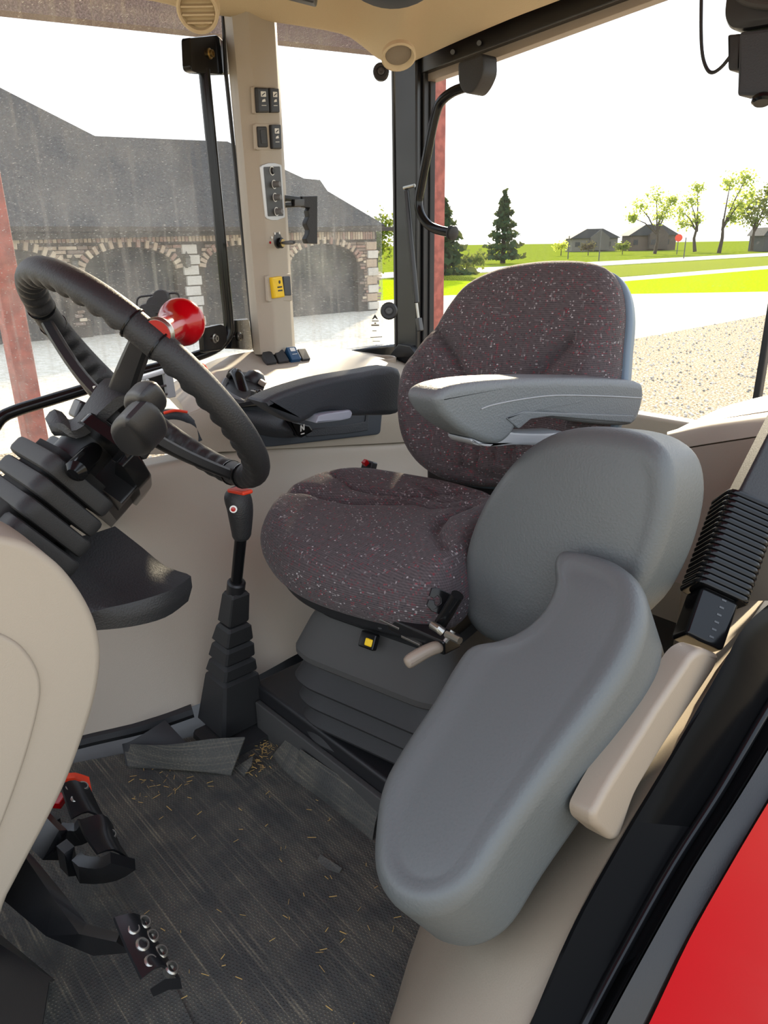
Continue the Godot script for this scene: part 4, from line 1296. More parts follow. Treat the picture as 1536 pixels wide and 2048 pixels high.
func build_operator_seat() -> void:
	var t := thing("operator_seat", "suspended driver's seat in dark fabric flecked red and white", "seat", Vector3(-0.139, 0.10, 0.202))
	var S := Transform3D(Basis(Vector3.UP, 0.2094), Vector3(-0.139, 0.0, 0.202))
	# cushion and backrest
	var co := smooth([Vector2(-0.2256, -0.0146), Vector2(-0.1698, -0.0589), Vector2(-0.0951, -0.0957), Vector2(-0.0137, -0.1118), Vector2(0.0848, -0.1117), Vector2(0.1746, -0.0996), Vector2(0.216, -0.0648), Vector2(0.2125, 0.0229), Vector2(0.1942, 0.124), Vector2(0.1741, 0.2194), Vector2(0.1026, 0.2722), Vector2(0.0325, 0.2931), Vector2(-0.0632, 0.3), Vector2(-0.144, 0.2927), Vector2(-0.198, 0.261), Vector2(-0.2412, 0.199), Vector2(-0.2609, 0.1288), Vector2(-0.258, 0.0537)], 4)
	pad(co, [Vector2(-0.10, 0.08), Vector2(0.09, 0.08)], Transform3D(Basis(Vector3(-0.9785, 0.025, 0.2049), Vector3(0.2065, 0.1183, 0.9713), Vector3(0, 0.9927, -0.1209)), Vector3(-0.0867, 0.44, 0.0937)), 0.078, 0.04, 0.025, "seat", 40)
	put("seat_cushion", "fabric", t, 60)
	var bo := smooth([Vector2(0.0117, 0.2215), Vector2(0.0692, 0.2248), Vector2(0.1206, 0.222), Vector2(0.1566, 0.2102), Vector2(0.182, 0.1804), Vector2(0.1962, 0.1358), Vector2(0.2025, 0.0774), Vector2(0.208, 0.0185), Vector2(0.2056, -0.0505), Vector2(0.177, -0.1157), Vector2(0.1103, -0.1669), Vector2(0.0344, -0.1957), Vector2(-0.0389, -0.2084), Vector2(-0.1056, -0.2057), Vector2(-0.1614, -0.1862), Vector2(-0.2019, -0.1509), Vector2(-0.2265, -0.1023), Vector2(-0.238, -0.0417), Vector2(-0.2299, 0.0142), Vector2(-0.1983, 0.0585), Vector2(-0.1695, 0.0985), Vector2(-0.1448, 0.1429), Vector2(-0.1122, 0.1816), Vector2(-0.0525, 0.2098)], 4)
	pad(bo, [Vector2(0.0, -0.10), Vector2(0.0, 0.08)], Transform3D(Basis(Vector3(-0.9781, 0, 0.2079), Vector3(0.0544, 0.9652, 0.2557), Vector3(-0.2007, 0.2614, -0.9441)), Vector3(-0.0777, 0.6568, 0.455)), 0.075, 0.035, 0.02, "backrest", 44)
	put("backrest", "fabric", t, 60)
	var so := []
	for p in bo:
		so.append(p * Vector2(1.015, 1.0) + Vector2(0.008, -0.004))
	var shell_t := Transform3D(Basis(Vector3(-0.9781, 0, 0.2079), Vector3(0.0544, 0.9652, 0.2557), Vector3(-0.2007, 0.2614, -0.9441)), Vector3(-0.0777, 0.6568, 0.455))
	shell_t.origin += shell_t.basis.z * -0.055
	pad(so, [Vector2(0.0, -0.10), Vector2(0.0, 0.08)], shell_t, 0.05, 0.008, 0.03, "shell", 6)
	var sh := put("back_shell", "shell_blue", t, 50)
	sh.set_meta("label", "blue-grey plastic back shell")
	# hard pan under the cushion
	var po := []
	for p in co:
		po.append(p * 0.90 + Vector2(-0.002, 0.008))
	var pan_t := Transform3D(Basis(Vector3(-0.9785, 0.025, 0.2049), Vector3(0.2065, 0.1183, 0.9713), Vector3(0, 0.9927, -0.1209)), Vector3(-0.0867, 0.44, 0.0937))
	pan_t.origin += pan_t.basis.z * -0.07
	pad(po, [Vector2(-0.12, 0.06), Vector2(0.10, 0.06)], pan_t, 0.03, 0.006, 0.006, "shell", 4)
	put("seat_pan", "black_plastic", t)
	box(Vector3(0.0, 0.38, 0.30), Vector3(0.36, 0.20, 0.06), 0.015, S)
	put("back_frame", "black_plastic", t)
	# suspension: sloping top cover with its indicator, four bellows folds
	var rr := func_ring(S, 0.160, 0.175)
	rings([func_ring_at(rr, S, 0.98, 0.238), func_ring_at(rr, S, 1.02, 0.246), func_ring_at(rr, S, 1.02, 0.256), func_ring_at(rr, S, 0.90, 0.304), func_ring_at(rr, S, 0.84, 0.322)])
	put("top_cover", "rubber_dusty", t, 25)
	for k in 4:
		var y := 0.196 - 0.040 * k
		var sc := 1.04 - 0.02 * k
		rings([func_ring_at(rr, S, sc - 0.10, y - 0.010), func_ring_at(rr, S, sc - 0.01, y - 0.002), func_ring_at(rr, S, sc, y + 0.003), func_ring_at(rr, S, sc - 0.03, y + 0.012), func_ring_at(rr, S, sc - 0.13, y + 0.046)])
		put("bellows_fold", "rubber", t, 30)
	rings([func_ring_at(rr, S, 0.80, 0.06), func_ring_at(rr, S, 0.80, 0.26)])
	put("suspension_core", "gap", t)
	rings([func_ring_at(rr, S, 0.72, 0.31), func_ring_at(rr, S, 0.76, 0.355)])
	put("upper_frame", "black_plastic", t)
	# weight indicator and rubber buttons on the cover's front slope
	var ind := Vector3(-0.1893, 0.3231, 0.0199)
	var ci := Transform3D(frame_cover(S), ind)
	box(Vector3.ZERO, Vector3(0.030, 0.026, 0.012), 0.003, ci)
	var iw := put("indicator_window", "black_gloss", t)
	box(Vector3(0.004, -0.002, 0.0035), Vector3(0.014, 0.012, 0.008), 0.002, ci)
	put("indicator_flag", "yellow", iw)
	for q in [Vector3(-0.1024, 0.3405, 0.0366), Vector3(-0.1955, 0.3399, 0.0441)]:
		lathe([Vector2(0.008, -0.006), Vector2(0.008, 0.004), Vector2(0.005, 0.009), Vector2(0.0005, 0.010)], along(q, S.basis * Vector3(0, 0.55, -0.83)), 12)
		put("rubber_button", "rubber", t)
	# slide rails and clutter at the left side
	bar(Vector3(-0.2158, 0.3711, 0.0202), Vector3(-0.2524, 0.3672, 0.0268), 0.006, 0.004, 0.001)
	put("slide_rail", "steel", t)
	bar(Vector3(-0.2577, 0.3567, 0.0268), Vector3(-0.304, 0.3646, 0.0189), 0.006, 0.004, 0.001)
	put("slide_rail", "steel", t)
	bar(Vector3(-0.2245, 0.3659, 0.0429), Vector3(-0.3459, 0.3743, 0.039), 0.035, 0.022, 0.004)
	put("slide_carrier", "black_paint", t)
	var bt := Transform3D(Basis(Vector3(-0.5149, 0.046, 0.856), Vector3(0.3206, 0.9364, 0.1425), Vector3(-0.795, 0.3478, -0.4969)), Vector3(-0.3304, 0.3993, 0.0197))
	plate([Vector2(0.0025, 0.0581), Vector2(0.0096, 0.0578), Vector2(0.0315, 0.0441), Vector2(0.0204, 0.0136), Vector2(-0.0022, 0.0268), Vector2(-0.0075, 0.0359), Vector2(-0.0037, 0.043), Vector2(0.0039, 0.0412), Vector2(0.0039, 0.0356), Vector2(0.007, 0.0317), Vector2(0.0125, 0.0358), Vector2(0.0127, 0.0427), Vector2(0.0089, 0.0467), Vector2(0.0028, 0.0435), Vector2(-0.0024, 0.0477)], bt, -0.003, 0.003, 0.001)
	put("hook_bracket", "black_gloss", t)
	tube([Vector3(-0.3331, 0.4069, 0.0268), Vector3(-0.3417, 0.4245, 0.0302), Vector3(-0.3575, 0.4577, 0.0342)], 0.009, 12)
	put("adjuster_tube", "black_gloss", t)
	tube([Vector3(-0.3321, 0.4108, 0.0119), Vector3(-0.3459, 0.4105, 0.0112), Vector3(-0.3506, 0.4066, 0.0142)], 0.006, 10)
	put("linkage", "steel", t)
	tube([Vector3(-0.3617, 0.399, 0.0064), Vector3(-0.3638, 0.4046, 0.0119), Vector3(-0.3653, 0.4127, 0.0179)], 0.004, 8)
	put("linkage", "steel", t)
	tube([Vector3(-0.3604, 0.409, 0.0105), Vector3(-0.3865, 0.4103, 0.0084)], 0.005, 8)
	put("linkage", "steel", t)
	# height lever
	plate(smooth([Vector2(-0.0481, -0.0327), Vector2(-0.0388, -0.0259), Vector2(-0.0166, -0.0183), Vector2(-0.0006, -0.0159), Vector2(0.0071, -0.022), Vector2(0.0053, -0.0308), Vector2(-0.0102, -0.0346), Vector2(-0.0281, -0.0415), Vector2(-0.0414, -0.0462), Vector2(-0.0471, -0.0412)], 3), bt, -0.010, 0.010, 0.007, 3, true)
	var hl := put("height_lever", "tan_plastic", t)
	hl.set_meta("label", "tan plastic height lever")
	# left armrest
	var A := Transform3D(Basis(Vector3(0, 0, 1), Vector3(0, 1, 0), Vector3(-1, 0, 0)), Vector3(-0.3, 0.68, 0.3))
	plate(smooth([Vector2(-0.2476, 0.0302), Vector2(-0.2394, 0.04), Vector2(-0.2128, 0.0448), Vector2(-0.1648, 0.0437), Vector2(-0.0999, 0.038), Vector2(-0.0039, 0.027), Vector2(0.135, 0.0083), Vector2(0.2603, -0.0131), Vector2(0.2837, -0.0268), Vector2(0.2861, -0.055), Vector2(0.267, -0.0883), Vector2(0.2127, -0.0843), Vector2(0.0867, -0.0574), Vector2(0.0026, -0.0343), Vector2(-0.0406, -0.0294), Vector2(-0.0716, -0.0332), Vector2(-0.0915, -0.0492), Vector2(-0.1163, -0.0557), Vector2(-0.1445, -0.0481), Vector2(-0.1928, -0.0247), Vector2(-0.2282, 0.0006), Vector2(-0.2428, 0.0176)], 4), A, -0.062, 0.0, 0.012, 3, true)
	var la := put("armrest", "arm_grey", t, 50)
	la.set_meta("label", "grey left armrest")
	plate(round_poly([Vector2(-0.1075, -0.0168), Vector2(-0.0673, -0.013), Vector2(0.2569, -0.0721), Vector2(0.2494, -0.0852), Vector2(0.0024, -0.032), Vector2(-0.048, -0.0282), Vector2(-0.0759, -0.0385)], 0.004), A, -0.05, 0.0018, 0.002)
	put("under_shell", "arm_grey", la)
	plate(smooth([Vector2(-0.1039, -0.0365), Vector2(-0.0767, -0.0444), Vector2(-0.0077, -0.0584), Vector2(0.0601, -0.0692), Vector2(0.0594, -0.0855), Vector2(-0.0058, -0.0779), Vector2(-0.0811, -0.0633), Vector2(-0.1161, -0.0587), Vector2(-0.1606, -0.0486), Vector2(-0.1769, -0.039), Vector2(-0.1718, -0.0357), Vector2(-0.1334, -0.0502)], 3), A, -0.045, -0.004, 0.004)
	put("tilt_handle", "grey_handle", la)
	# moulded parting line along the armrest
	tube(lift(A, smooth([Vector2(-0.1609, 0.0047), Vector2(-0.1365, 0.0065), Vector2(-0.0746, 0.005), Vector2(0.012, -0.0017), Vector2(0.1396, -0.0211), Vector2(0.2788, -0.0449)], 4, false), 0.0003), 0.0012, 6)
	put("parting_line", "grey_handle", la)
	# right armrest
	var B := Transform3D(Basis(Vector3(0, 0, 1), Vector3(0, 1, 0), Vector3(-1, 0, 0)), Vector3(0.2, 0.6, 0.3))
	plate(smooth([Vector2(-0.188, 0.0258), Vector2(-0.1729, 0.0329), Vector2(-0.1429, 0.04), Vector2(-0.0932, 0.0465), Vector2(-0.0315, 0.0511), Vector2(0.0605, 0.0515), Vector2(0.16, 0.0467), Vector2(0.1622, -0.0209), Vector2(0.1528, -0.0505), Vector2(0.0713, -0.0415), Vector2(0.0233, -0.0336), Vector2(-0.0196, -0.0162), Vector2(-0.0603, -0.0138), Vector2(-0.0832, -0.0221), Vector2(-0.1103, -0.0275), Vector2(-0.1389, -0.0127), Vector2(-0.1683, 0.0075)], 4), B, -0.065, 0.0, 0.012, 3, true)
	var ra := put("armrest", "arm_dark", t, 50)
	ra.set_meta("label", "dark right armrest")
	plate(round_poly([Vector2(-0.0763, -0.0313), Vector2(-0.068, -0.0165), Vector2(-0.0478, -0.0158), Vector2(0.0145, -0.0186), Vector2(0.0196, -0.0267), Vector2(0.0138, -0.0362), Vector2(-0.0102, -0.0364)], 0.004), B, -0.04, 0.006, 0.003)
	put("tilt_handle", "pale_handle", ra)

func func_ring(S: Transform3D, w: float, d: float) -> Array:
	# rounded rectangle in the seat's own plan, as Vector2(x, z)
	return round_poly([Vector2(-w, -d), Vector2(-w * 0.72, -d * 1.12), Vector2(w * 0.72, -d * 1.12), Vector2(w, -d), Vector2(w, d), Vector2(-w, d)], 0.035, 4)

func func_ring_at(r: Array, S: Transform3D, sc: float, y: float) -> Array:
	var out := []
	for p in r:
		out.append(S * Vector3(p.x * sc, y, p.y * sc))
	return out

func frame_cover(S: Transform3D) -> Basis:
	var n := S.basis * Vector3(0, 0.45, -0.89)
	var u := S.basis * Vector3(-1, 0, 0)
	return Basis(u, n.cross(u), n)

func build_buddy_seat() -> void:
	var t := thing("instructor_seat", "folding grey vinyl passenger seat beside the door", "seat", Vector3(-0.47, 0.30, 0.0))
	var C := Transform3D(Basis(Vector3(0, 0.5408, 0.8412), Vector3(1, 0, 0), Vector3(0, 0.8412, -0.5408)), Vector3(-0.49, 0.4, -0.06))
	var co := smooth([Vector2(-0.2163, 0.0001), Vector2(-0.1786, 0.0329), Vector2(-0.1392, 0.055), Vector2(-0.0948, 0.0625), Vector2(-0.0309, 0.0661), Vector2(0.0237, 0.0723), Vector2(0.0528, 0.0698), Vector2(0.0756, 0.0422), Vector2(0.1032, 0.0227), Vector2(0.1398, 0.0132), Vector2(0.1747, 0.0184), Vector2(0.2037, 0.0353), Vector2(0.2221, 0.0332), Vector2(0.2306, 0.0069), Vector2(0.2319, -0.0391), Vector2(0.2149, -0.0801), Vector2(0.1784, -0.107), Vector2(0.1305, -0.118), Vector2(0.0641, -0.1186), Vector2(-0.017, -0.1124), Vector2(-0.1049, -0.1068), Vector2(-0.1651, -0.1057), Vector2(-0.1987, -0.0925), Vector2(-0.2204, -0.0693), Vector2(-0.2289, -0.037)], 4)
	pad(co, [Vector2(-0.1557, -0.0511), Vector2(0.1573, -0.0438)], C, 0.145, 0.027, 0.03, "buddy_cushion", 26)
	put("seat_cushion", "pad_grey", t, 60)
	var B := Transform3D(Basis(Vector3(-0.9987, -0.0111, 0.049), Vector3(0, 0.9752, 0.2212), Vector3(-0.0502, 0.2209, -0.974)), Vector3(-0.42, 0.5, 0.15))
	var bo := smooth([Vector2(-0.1333, -0.1225), Vector2(-0.1447, -0.0744), Vector2(-0.144, -0.0153), Vector2(-0.1275, 0.0463), Vector2(-0.0975, 0.1045), Vector2(-0.064, 0.1429), Vector2(-0.0223, 0.1688), Vector2(0.0334, 0.1821), Vector2(0.0878, 0.1813), Vector2(0.1222, 0.1649), Vector2(0.1403, 0.132), Vector2(0.1465, 0.0873), Vector2(0.1423, 0.0294), Vector2(0.1245, -0.0352), Vector2(0.0816, -0.0921), Vector2(0.0213, -0.1301), Vector2(-0.0579, -0.1554), Vector2(-0.1053, -0.1499)], 4)
	pad(bo, [Vector2(-0.0381, -0.048), Vector2(0.0409, 0.0867)], B, 0.125, 0.024, 0.03, "buddy_back", 22)
	put("backrest", "pad_grey", t, 60)
	# hinge arm and base under the cushion
	bar(Vector3(-0.50, 0.20, 0.02), Vector3(-0.50, 0.34, 0.10), 0.05, 0.03, 0.006)
	put("hinge_arm", "black_paint", t)

func build_steering() -> void:
	var W := Transform3D(Basis(Vector3(1, 0, 0), Vector3(0, 0.7968, -0.6042), Vector3(0, 0.6042, 0.7968)), Vector3(0.0493, 0.7184, -0.1779))
	var t := thing("steering_wheel", "black steering wheel with finger grips and a red spinner knob", "steering wheel", W.origin)
	var n: Vector3 = W.basis.z
	# rim, scalloped on its underside
	var R := 0.195
	var N := 240
	var rs := []
	for i in N:
		var a := TAU * i / N
		var d := Vector3(cos(a), sin(a), 0)
		var deg := rad_to_deg(a)
		var sleeve := 0.0
		for s in [35.0, 146.0, 262.0]:
			if abs(deg - s) < 6.5:
				sleeve = 1.0
		var ring := []
		for k in 20:
			var f := TAU * k / 20
			var dir := d * cos(f) + Vector3(0, 0, 1) * sin(f)
			var under: float = clamp((-0.80 * cos(f) - 0.60 * sin(f) - 0.25) / 0.75, 0.0, 1.0)
			var r := 0.0195 - (1.0 - sleeve) * 0.0065 * pow(under, 0.7) * pow(0.5 + 0.5 * cos(a * 44.0), 1.4)
			r -= 0.001 * sleeve
			ring.append(W * (d * R + dir * r))
		rs.append(ring)
	rings(rs, false, true)
	put("rim", "black_soft", t, 70)
	# three spokes
	for s in [35.0, 146.0, 262.0]:
		var a := deg_to_rad(s)
		var d := Vector3(cos(a), sin(a), 0)
		var e := Vector3(-sin(a), cos(a), 0)
		var prof := []
		for k in 9:
			var q := float(k) / 8.0
			var c: Vector3 = d * lerp(0.030, R - 0.004, q) + Vector3(0, 0, lerp(-0.055, -0.006, pow(q, 1.4)))
			var w: float = lerp(0.020, 0.0125, q)
			var h := 0.009
			var ring := []
			for p in [[-1, -0.6], [-0.7, -1], [0.7, -1], [1, -0.6], [1, 0.6], [0.7, 1], [-0.7, 1], [-1, 0.6]]:
				ring.append(W * (c + e * p[0] * w + Vector3(0, 0, p[1] * h)))
			prof.append(ring)
		rings(prof)
		put("spoke", "black_plastic", t, 35)
		tube([W * (d * R + e * -0.021), W * (d * R + e * -0.019)], 0.0203, 20, false, 1.0)
		put("seam_ring", "black_gloss", t)
		tube([W * (d * R + e * 0.019), W * (d * R + e * 0.021)], 0.0203, 20, false, 1.0)
		put("seam_ring", "black_gloss", t)
	# hub boss
	lathe([Vector2(0.030, -0.085), Vector2(0.036, -0.080), Vector2(0.038, -0.070), Vector2(0.038, -0.055), Vector2(0.034, -0.045), Vector2(0.020, -0.040), Vector2(0.0005, -0.039)], along(W.origin, n), 28)
	put("hub", "black_plastic", t)
	# trumpet-shaped spinner knob
	var ka := deg_to_rad(149)
	var k0 := W * (Vector3(cos(ka), sin(ka), 0) * (R + 0.002) + Vector3(0, 0, 0.012))
	var k1 := Vector3(-0.0601, 0.8125, -0.1637)
	var kd := (k1 - k0).normalized()
	var kl := k0.distance_to(k1)
	lathe([Vector2(0.0165, -0.012), Vector2(0.0165, 0.0), Vector2(0.0160, kl * 0.30), Vector2(0.0162, kl * 0.46), Vector2(0.0185, kl * 0.56), Vector2(0.0240, kl * 0.65), Vector2(0.0285, kl * 0.73), Vector2(0.0300, kl * 0.80), Vector2(0.0292, kl * 0.87), Vector2(0.024, kl * 0.93), Vector2(0.012, kl * 0.97), Vector2(0.0005, kl * 0.98)], along(k0, kd), 36)
	var kn := put("spinner_knob", "red_gloss", t)
	kn.set_meta("label", "glossy red trumpet-shaped spinner knob")
	lathe([Vector2(0.017, -0.010), Vector2(0.0195, -0.006), Vector2(0.0190, -0.002), Vector2(0.0160, -0.001)], along(k0, kd), 28)
	put("collar", "steel", kn)

	# steering column with switch pods and bellows
	var c := thing("steering_column", "black steering column with stalks and a pleated boot", "steering column", W.origin - n * 0.30)
	var P := Transform3D(Basis(Vector3(1, 0, 0), Vector3(0, 0.7968, -0.6042), Vector3(0, 0.6042, 0.7968)), Vector3(0.0493, 0.6579, -0.2576))
	# column neck
	cyl(W.origin - n * 0.08, W.origin - n * 0.32, 0.034, 20)
	put("neck", "black_plastic", c)
	# rounded upper cap behind the hub
	plate(smooth([Vector2(-0.3124, 0.1266), Vector2(-0.3261, 0.1142), Vector2(-0.3137, 0.0882), Vector2(-0.2819, 0.0646), Vector2(-0.2218, 0.0417), Vector2(-0.1823, 0.0397), Vector2(-0.1884, 0.062), Vector2(-0.2281, 0.0924)], 4), P, -0.022, 0.014, 0.009, 4, true)
	put("upper_cap", "black_plastic", c)
	plate(smooth([Vector2(-0.2815, 0.1261), Vector2(-0.322, 0.1327), Vector2(-0.3197, 0.11), Vector2(-0.2926, 0.0905), Vector2(-0.2515, 0.0806), Vector2(-0.2278, 0.0861), Vector2(-0.2443, 0.1067)], 4), P, 0.004, 0.030, 0.008, 4, true)
	put("cap_lobe", "black_plastic", c)
	# tilting shroud: hooked left wing and long top cover
	sheet([[Vector3(0.0679, 0.685, -0.3126), Vector3(0.0642, 0.6949, -0.3031), Vector3(0.0404, 0.6843, -0.2983), Vector3(0.0255, 0.6901, -0.2866), Vector3(0.0201, 0.7133, -0.2678), Vector3(0.0185, 0.7344, -0.2464), Vector3(0.0038, 0.7291, -0.233)], [Vector3(0.0422, 0.6807, -0.3183), Vector3(0.0292, 0.6854, -0.3093), Vector3(0.0052, 0.6777, -0.3027), Vector3(-0.0162, 0.6893, -0.2885), Vector3(-0.0252, 0.7069, -0.2688), Vector3(-0.028, 0.7188, -0.2511), Vector3(-0.0379, 0.7174, -0.241)], [Vector3(0.0426, 0.6746, -0.3141), Vector3(0.0265, 0.6743, -0.3044), Vector3(0.0123, 0.674, -0.2968), Vector3(-0.0021, 0.6859, -0.2822), Vector3(-0.0108, 0.6989, -0.2653), Vector3(-0.0137, 0.711, -0.2474), Vector3(-0.0219, 0.7133, -0.2371)]], 0.006, 3, 3)
	put("shroud_wing", "black_soft", c)
	bar(Vector3(0.0963, 0.6773, -0.2687), Vector3(0.0955, 0.6995, -0.2556), 0.030, 0.014, 0.004)
	var ind := put("stalk_pad", "steel_dark", c)
	plate([Vector2(-0.078, 0.0806), Vector2(-0.0913, 0.0833), Vector2(-0.0733, 0.0761)], P, 0.028, 0.0295)
	put("symbol", "white_print", ind)
	# clamp frame and box
	plate(round_poly([Vector2(0.0273, 0.0275), Vector2(-0.0773, 0.0607), Vector2(-0.1384, 0.0243), Vector2(-0.107, -0.0045), Vector2(-0.0184, -0.0441), Vector2(-0.0049, -0.0351), Vector2(0.0677, -0.0029)], 0.010), P, -0.012, 0.006, 0.005)
	put("clamp_frame", "black_gloss", c)
	plate(round_poly([Vector2(0.0442, 0.0113), Vector2(-0.0128, 0.0299), Vector2(-0.0573, -0.0087), Vector2(0.0014, -0.0359), Vector2(0.0561, -0.0349), Vector2(0.0649, -0.0174)], 0.003), P, 0.0, 0.0105, 0.002)
	put("clamp_slot", "navy", c)
	plate(round_poly([Vector2(0.561, -0.1614), Vector2(0.2339, -0.0403), Vector2(0.1152, -0.0465), Vector2(0.028, -0.0833), Vector2(0.1349, -0.1768), Vector2(0.5063, -0.3727), Vector2(0.5734, -0.3476), Vector2(0.6808, -0.2726), Vector2(0.7082, -0.2404)], 0.008), P, -0.062, -0.014, 0.006)
	put("switch_box", "black_plastic", c)
	plate(round_poly([Vector2(0.262, -0.145), Vector2(0.0357, -0.0458), Vector2(-0.0197, -0.0848), Vector2(0.2368, -0.2217), Vector2(0.3031, -0.2388)], 0.006), P, -0.05, -0.006, 0.005)
	put("switch_box_lid", "black_plastic", c)
	plate(round_poly([Vector2(-0.0886, -0.0029), Vector2(-0.1038, -0.0084), Vector2(-0.0456, -0.0761), Vector2(0.0201, -0.1222), Vector2(0.1424, -0.1892), Vector2(0.1638, -0.1806), Vector2(0.0322, -0.0731)], 0.008), P, -0.022, 0.006, 0.006)
	put("right_stalk_arm", "black_gloss", c)
	cyl(Vector3(-0.0078, 0.6351, -0.2322), Vector3(-0.0116, 0.6553, -0.2168), 0.0135, 18, 0.004)
	put("right_stalk_knob", "black_soft", c)
	# short stub stalk towards the door
	tube([Vector3(0.0024, 0.6527, -0.2816), Vector3(-0.0093, 0.6482, -0.2949), Vector3(-0.0427, 0.6417, -0.3253), Vector3(-0.0462, 0.6392, -0.3307)], [0.010, 0.0135, 0.0145, 0.008], 16)
	put("stub_stalk", "black_gloss", c)
	# pleats
	for k in 5:
		var o := W.origin - n * (0.172 + 0.030 * k) + Vector3(0, -0.004 * k, 0.004 * k)
		var T := Transform3D(W.basis, o)
		var s := 1.0 + 0.05 * k
		plate(round_poly([Vector2(-0.072 * s, -0.058), Vector2(0.072 * s, -0.058), Vector2(0.076 * s, 0.054), Vector2(-0.076 * s, 0.054)], 0.022, 5), T, -0.014, 0.011, 0.006, 2, true)
		put("boot_pleat", "rubber", c)
	plate(round_poly([Vector2(-0.05, -0.04), Vector2(0.05, -0.04), Vector2(0.05, 0.04), Vector2(-0.05, 0.04)], 0.015), Transform3D(W.basis, W.origin - n * 0.25), -0.12, 0.10)
	put("boot_core", "gap", c)
	# skirt over the pedals
	sheet([[Vector3(0.0759, 0.5391, -0.3862), Vector3(0.0569, 0.5212, -0.3432), Vector3(0.0446, 0.5161, -0.3004), Vector3(0.0494, 0.5163, -0.2578)], [Vector3(0.0263, 0.5211, -0.373), Vector3(0.0164, 0.4956, -0.3283), Vector3(0.0124, 0.4923, -0.2778), Vector3(0.0166, 0.4872, -0.2375)], [Vector3(-0.0199, 0.4876, -0.3561), Vector3(-0.0243, 0.4674, -0.3145), Vector3(-0.0313, 0.4631, -0.2614), Vector3(-0.0137, 0.4588, -0.2196)], [Vector3(-0.0553, 0.4599, -0.348), Vector3(-0.0618, 0.45, -0.2985), Vector3(-0.0654, 0.4507, -0.2463), Vector3(-0.0391, 0.4467, -0.198)], [Vector3(-0.0565, 0.457, -0.345), Vector3(-0.0653, 0.4477, -0.299), Vector3(-0.0685, 0.4484, -0.2473), Vector3(-0.0438, 0.4455, -0.2014)], [Vector3(-0.0577, 0.4354, -0.343), Vector3(-0.0648, 0.4274, -0.2996), Vector3(-0.0641, 0.4245, -0.2543), Vector3(-0.0408, 0.4237, -0.2088)]], 0.012, 2, 4)
	put("skirt", "black_soft", c, 35)

	# beige dash tower, left side
	var d := thing("dash_tower", "smooth beige dash tower in front of the steering column", "dashboard", Vector3(0, 0.0, -0.5))
	var D0 := Transform3D(Basis(Vector3(0, 0, 1), Vector3(0, 1, 0), Vector3(-1, 0, 0)), Vector3(-0.13, 0.4, -0.45))
	var tower := smooth([Vector2(-0.0858, 0.252), Vector2(-0.0369, 0.2358), Vector2(0.0067, 0.2139), Vector2(0.034, 0.1953), Vector2(0.0599, 0.163), Vector2(0.0776, 0.1252), Vector2(0.089, 0.0839), Vector2(0.0914, 0.0443), Vector2(0.0854, 0.0094), Vector2(0.0708, -0.0324), Vector2(0.0478, -0.0786), Vector2(0.022, -0.1234), Vector2(-0.0058, -0.162), Vector2(-0.0363, -0.2006), Vector2(-0.0681, -0.2414), Vector2(-0.1031, -0.2829), Vector2(-0.1893, -0.2256)], 4)
	plate(tower, D0, -0.10, 0.0, 0.010, 4)
	put("side_shell", "beige", d, 60)
	plate(smooth([Vector2(-0.0976, 0.1581), Vector2(-0.0395, 0.1272), Vector2(-0.0138, 0.1042), Vector2(0.0039, 0.0805), Vector2(0.0144, 0.0477), Vector2(0.0142, 0.0208), Vector2(0.0061, -0.0063), Vector2(-0.0112, -0.0467), Vector2(-0.0339, -0.0916), Vector2(-0.0586, -0.1353), Vector2(-0.1065, -0.2158), Vector2(-0.173, -0.194)], 4), D0, -0.01, 0.005, 0.0049, 3)
	put("raised_panel", "beige", d, 60)
	# small round-cornered phone cradle with three stacked suction discs, seen past the knob
	var m := thing("phone_cradle", "clear cradle plate with three stacked black discs behind the red knob", "phone holder", Vector3.ZERO)
	var mt := Transform3D(Basis(Vector3(-0.6656, 0, 0.7463), Vector3(0.0749, 0.995, 0.0668), Vector3(-0.7425, 0.1003, -0.6623)), Vector3(0.2782, 0.7993, -0.0369))
	var out := round_poly([Vector2(-0.0365, 0.0221), Vector2(0.0369, 0.0283), Vector2(0.0364, -0.0173), Vector2(-0.0387, -0.0244)], 0.010, 4)
	tube(lift(mt, out, 0.0), 0.0018, 6, true)
	put("plate_edge", "black_plastic", m)
	plate(out, mt, -0.001, 0.001)
	put("plate", "glass_rear", m)
	for q in [[Vector2(0.0095, 0.0189), 0.0140], [Vector2(-0.001, 0.0075), 0.0155], [Vector2(-0.0161, -0.0064), 0.0170]]:
		lathe([Vector2(q[1], 0.0), Vector2(q[1], 0.012), Vector2(q[1] * 0.9, 0.016), Vector2(0.0005, 0.017)], Transform3D(mt.basis * Basis(Vector3.RIGHT, PI / 2), mt * Vector3(q[0].x, q[0].y, 0.004)), 24)
		put("disc", "black_soft", m)

func square_ring(c: Vector3, w: float, b := 0.12) -> Array:
	var out := []
	for p in [[-1, -1 + b], [-1 + b, -1], [1 - b, -1], [1, -1 + b], [1, 1 - b], [1 - b, 1], [-1 + b, 1], [-1, 1 - b]]:
		out.append(c + Vector3(p[0] * w, 0, p[1] * w))
	return out

func on_axis(ax: Array, y: float) -> Vector3:
	for i in ax.size() - 1:
		if y <= ax[i + 1].y:
			return ax[i].lerp(ax[i + 1], (y - ax[i].y) / (ax[i + 1].y - ax[i].y))
	return ax[ax.size() - 1]

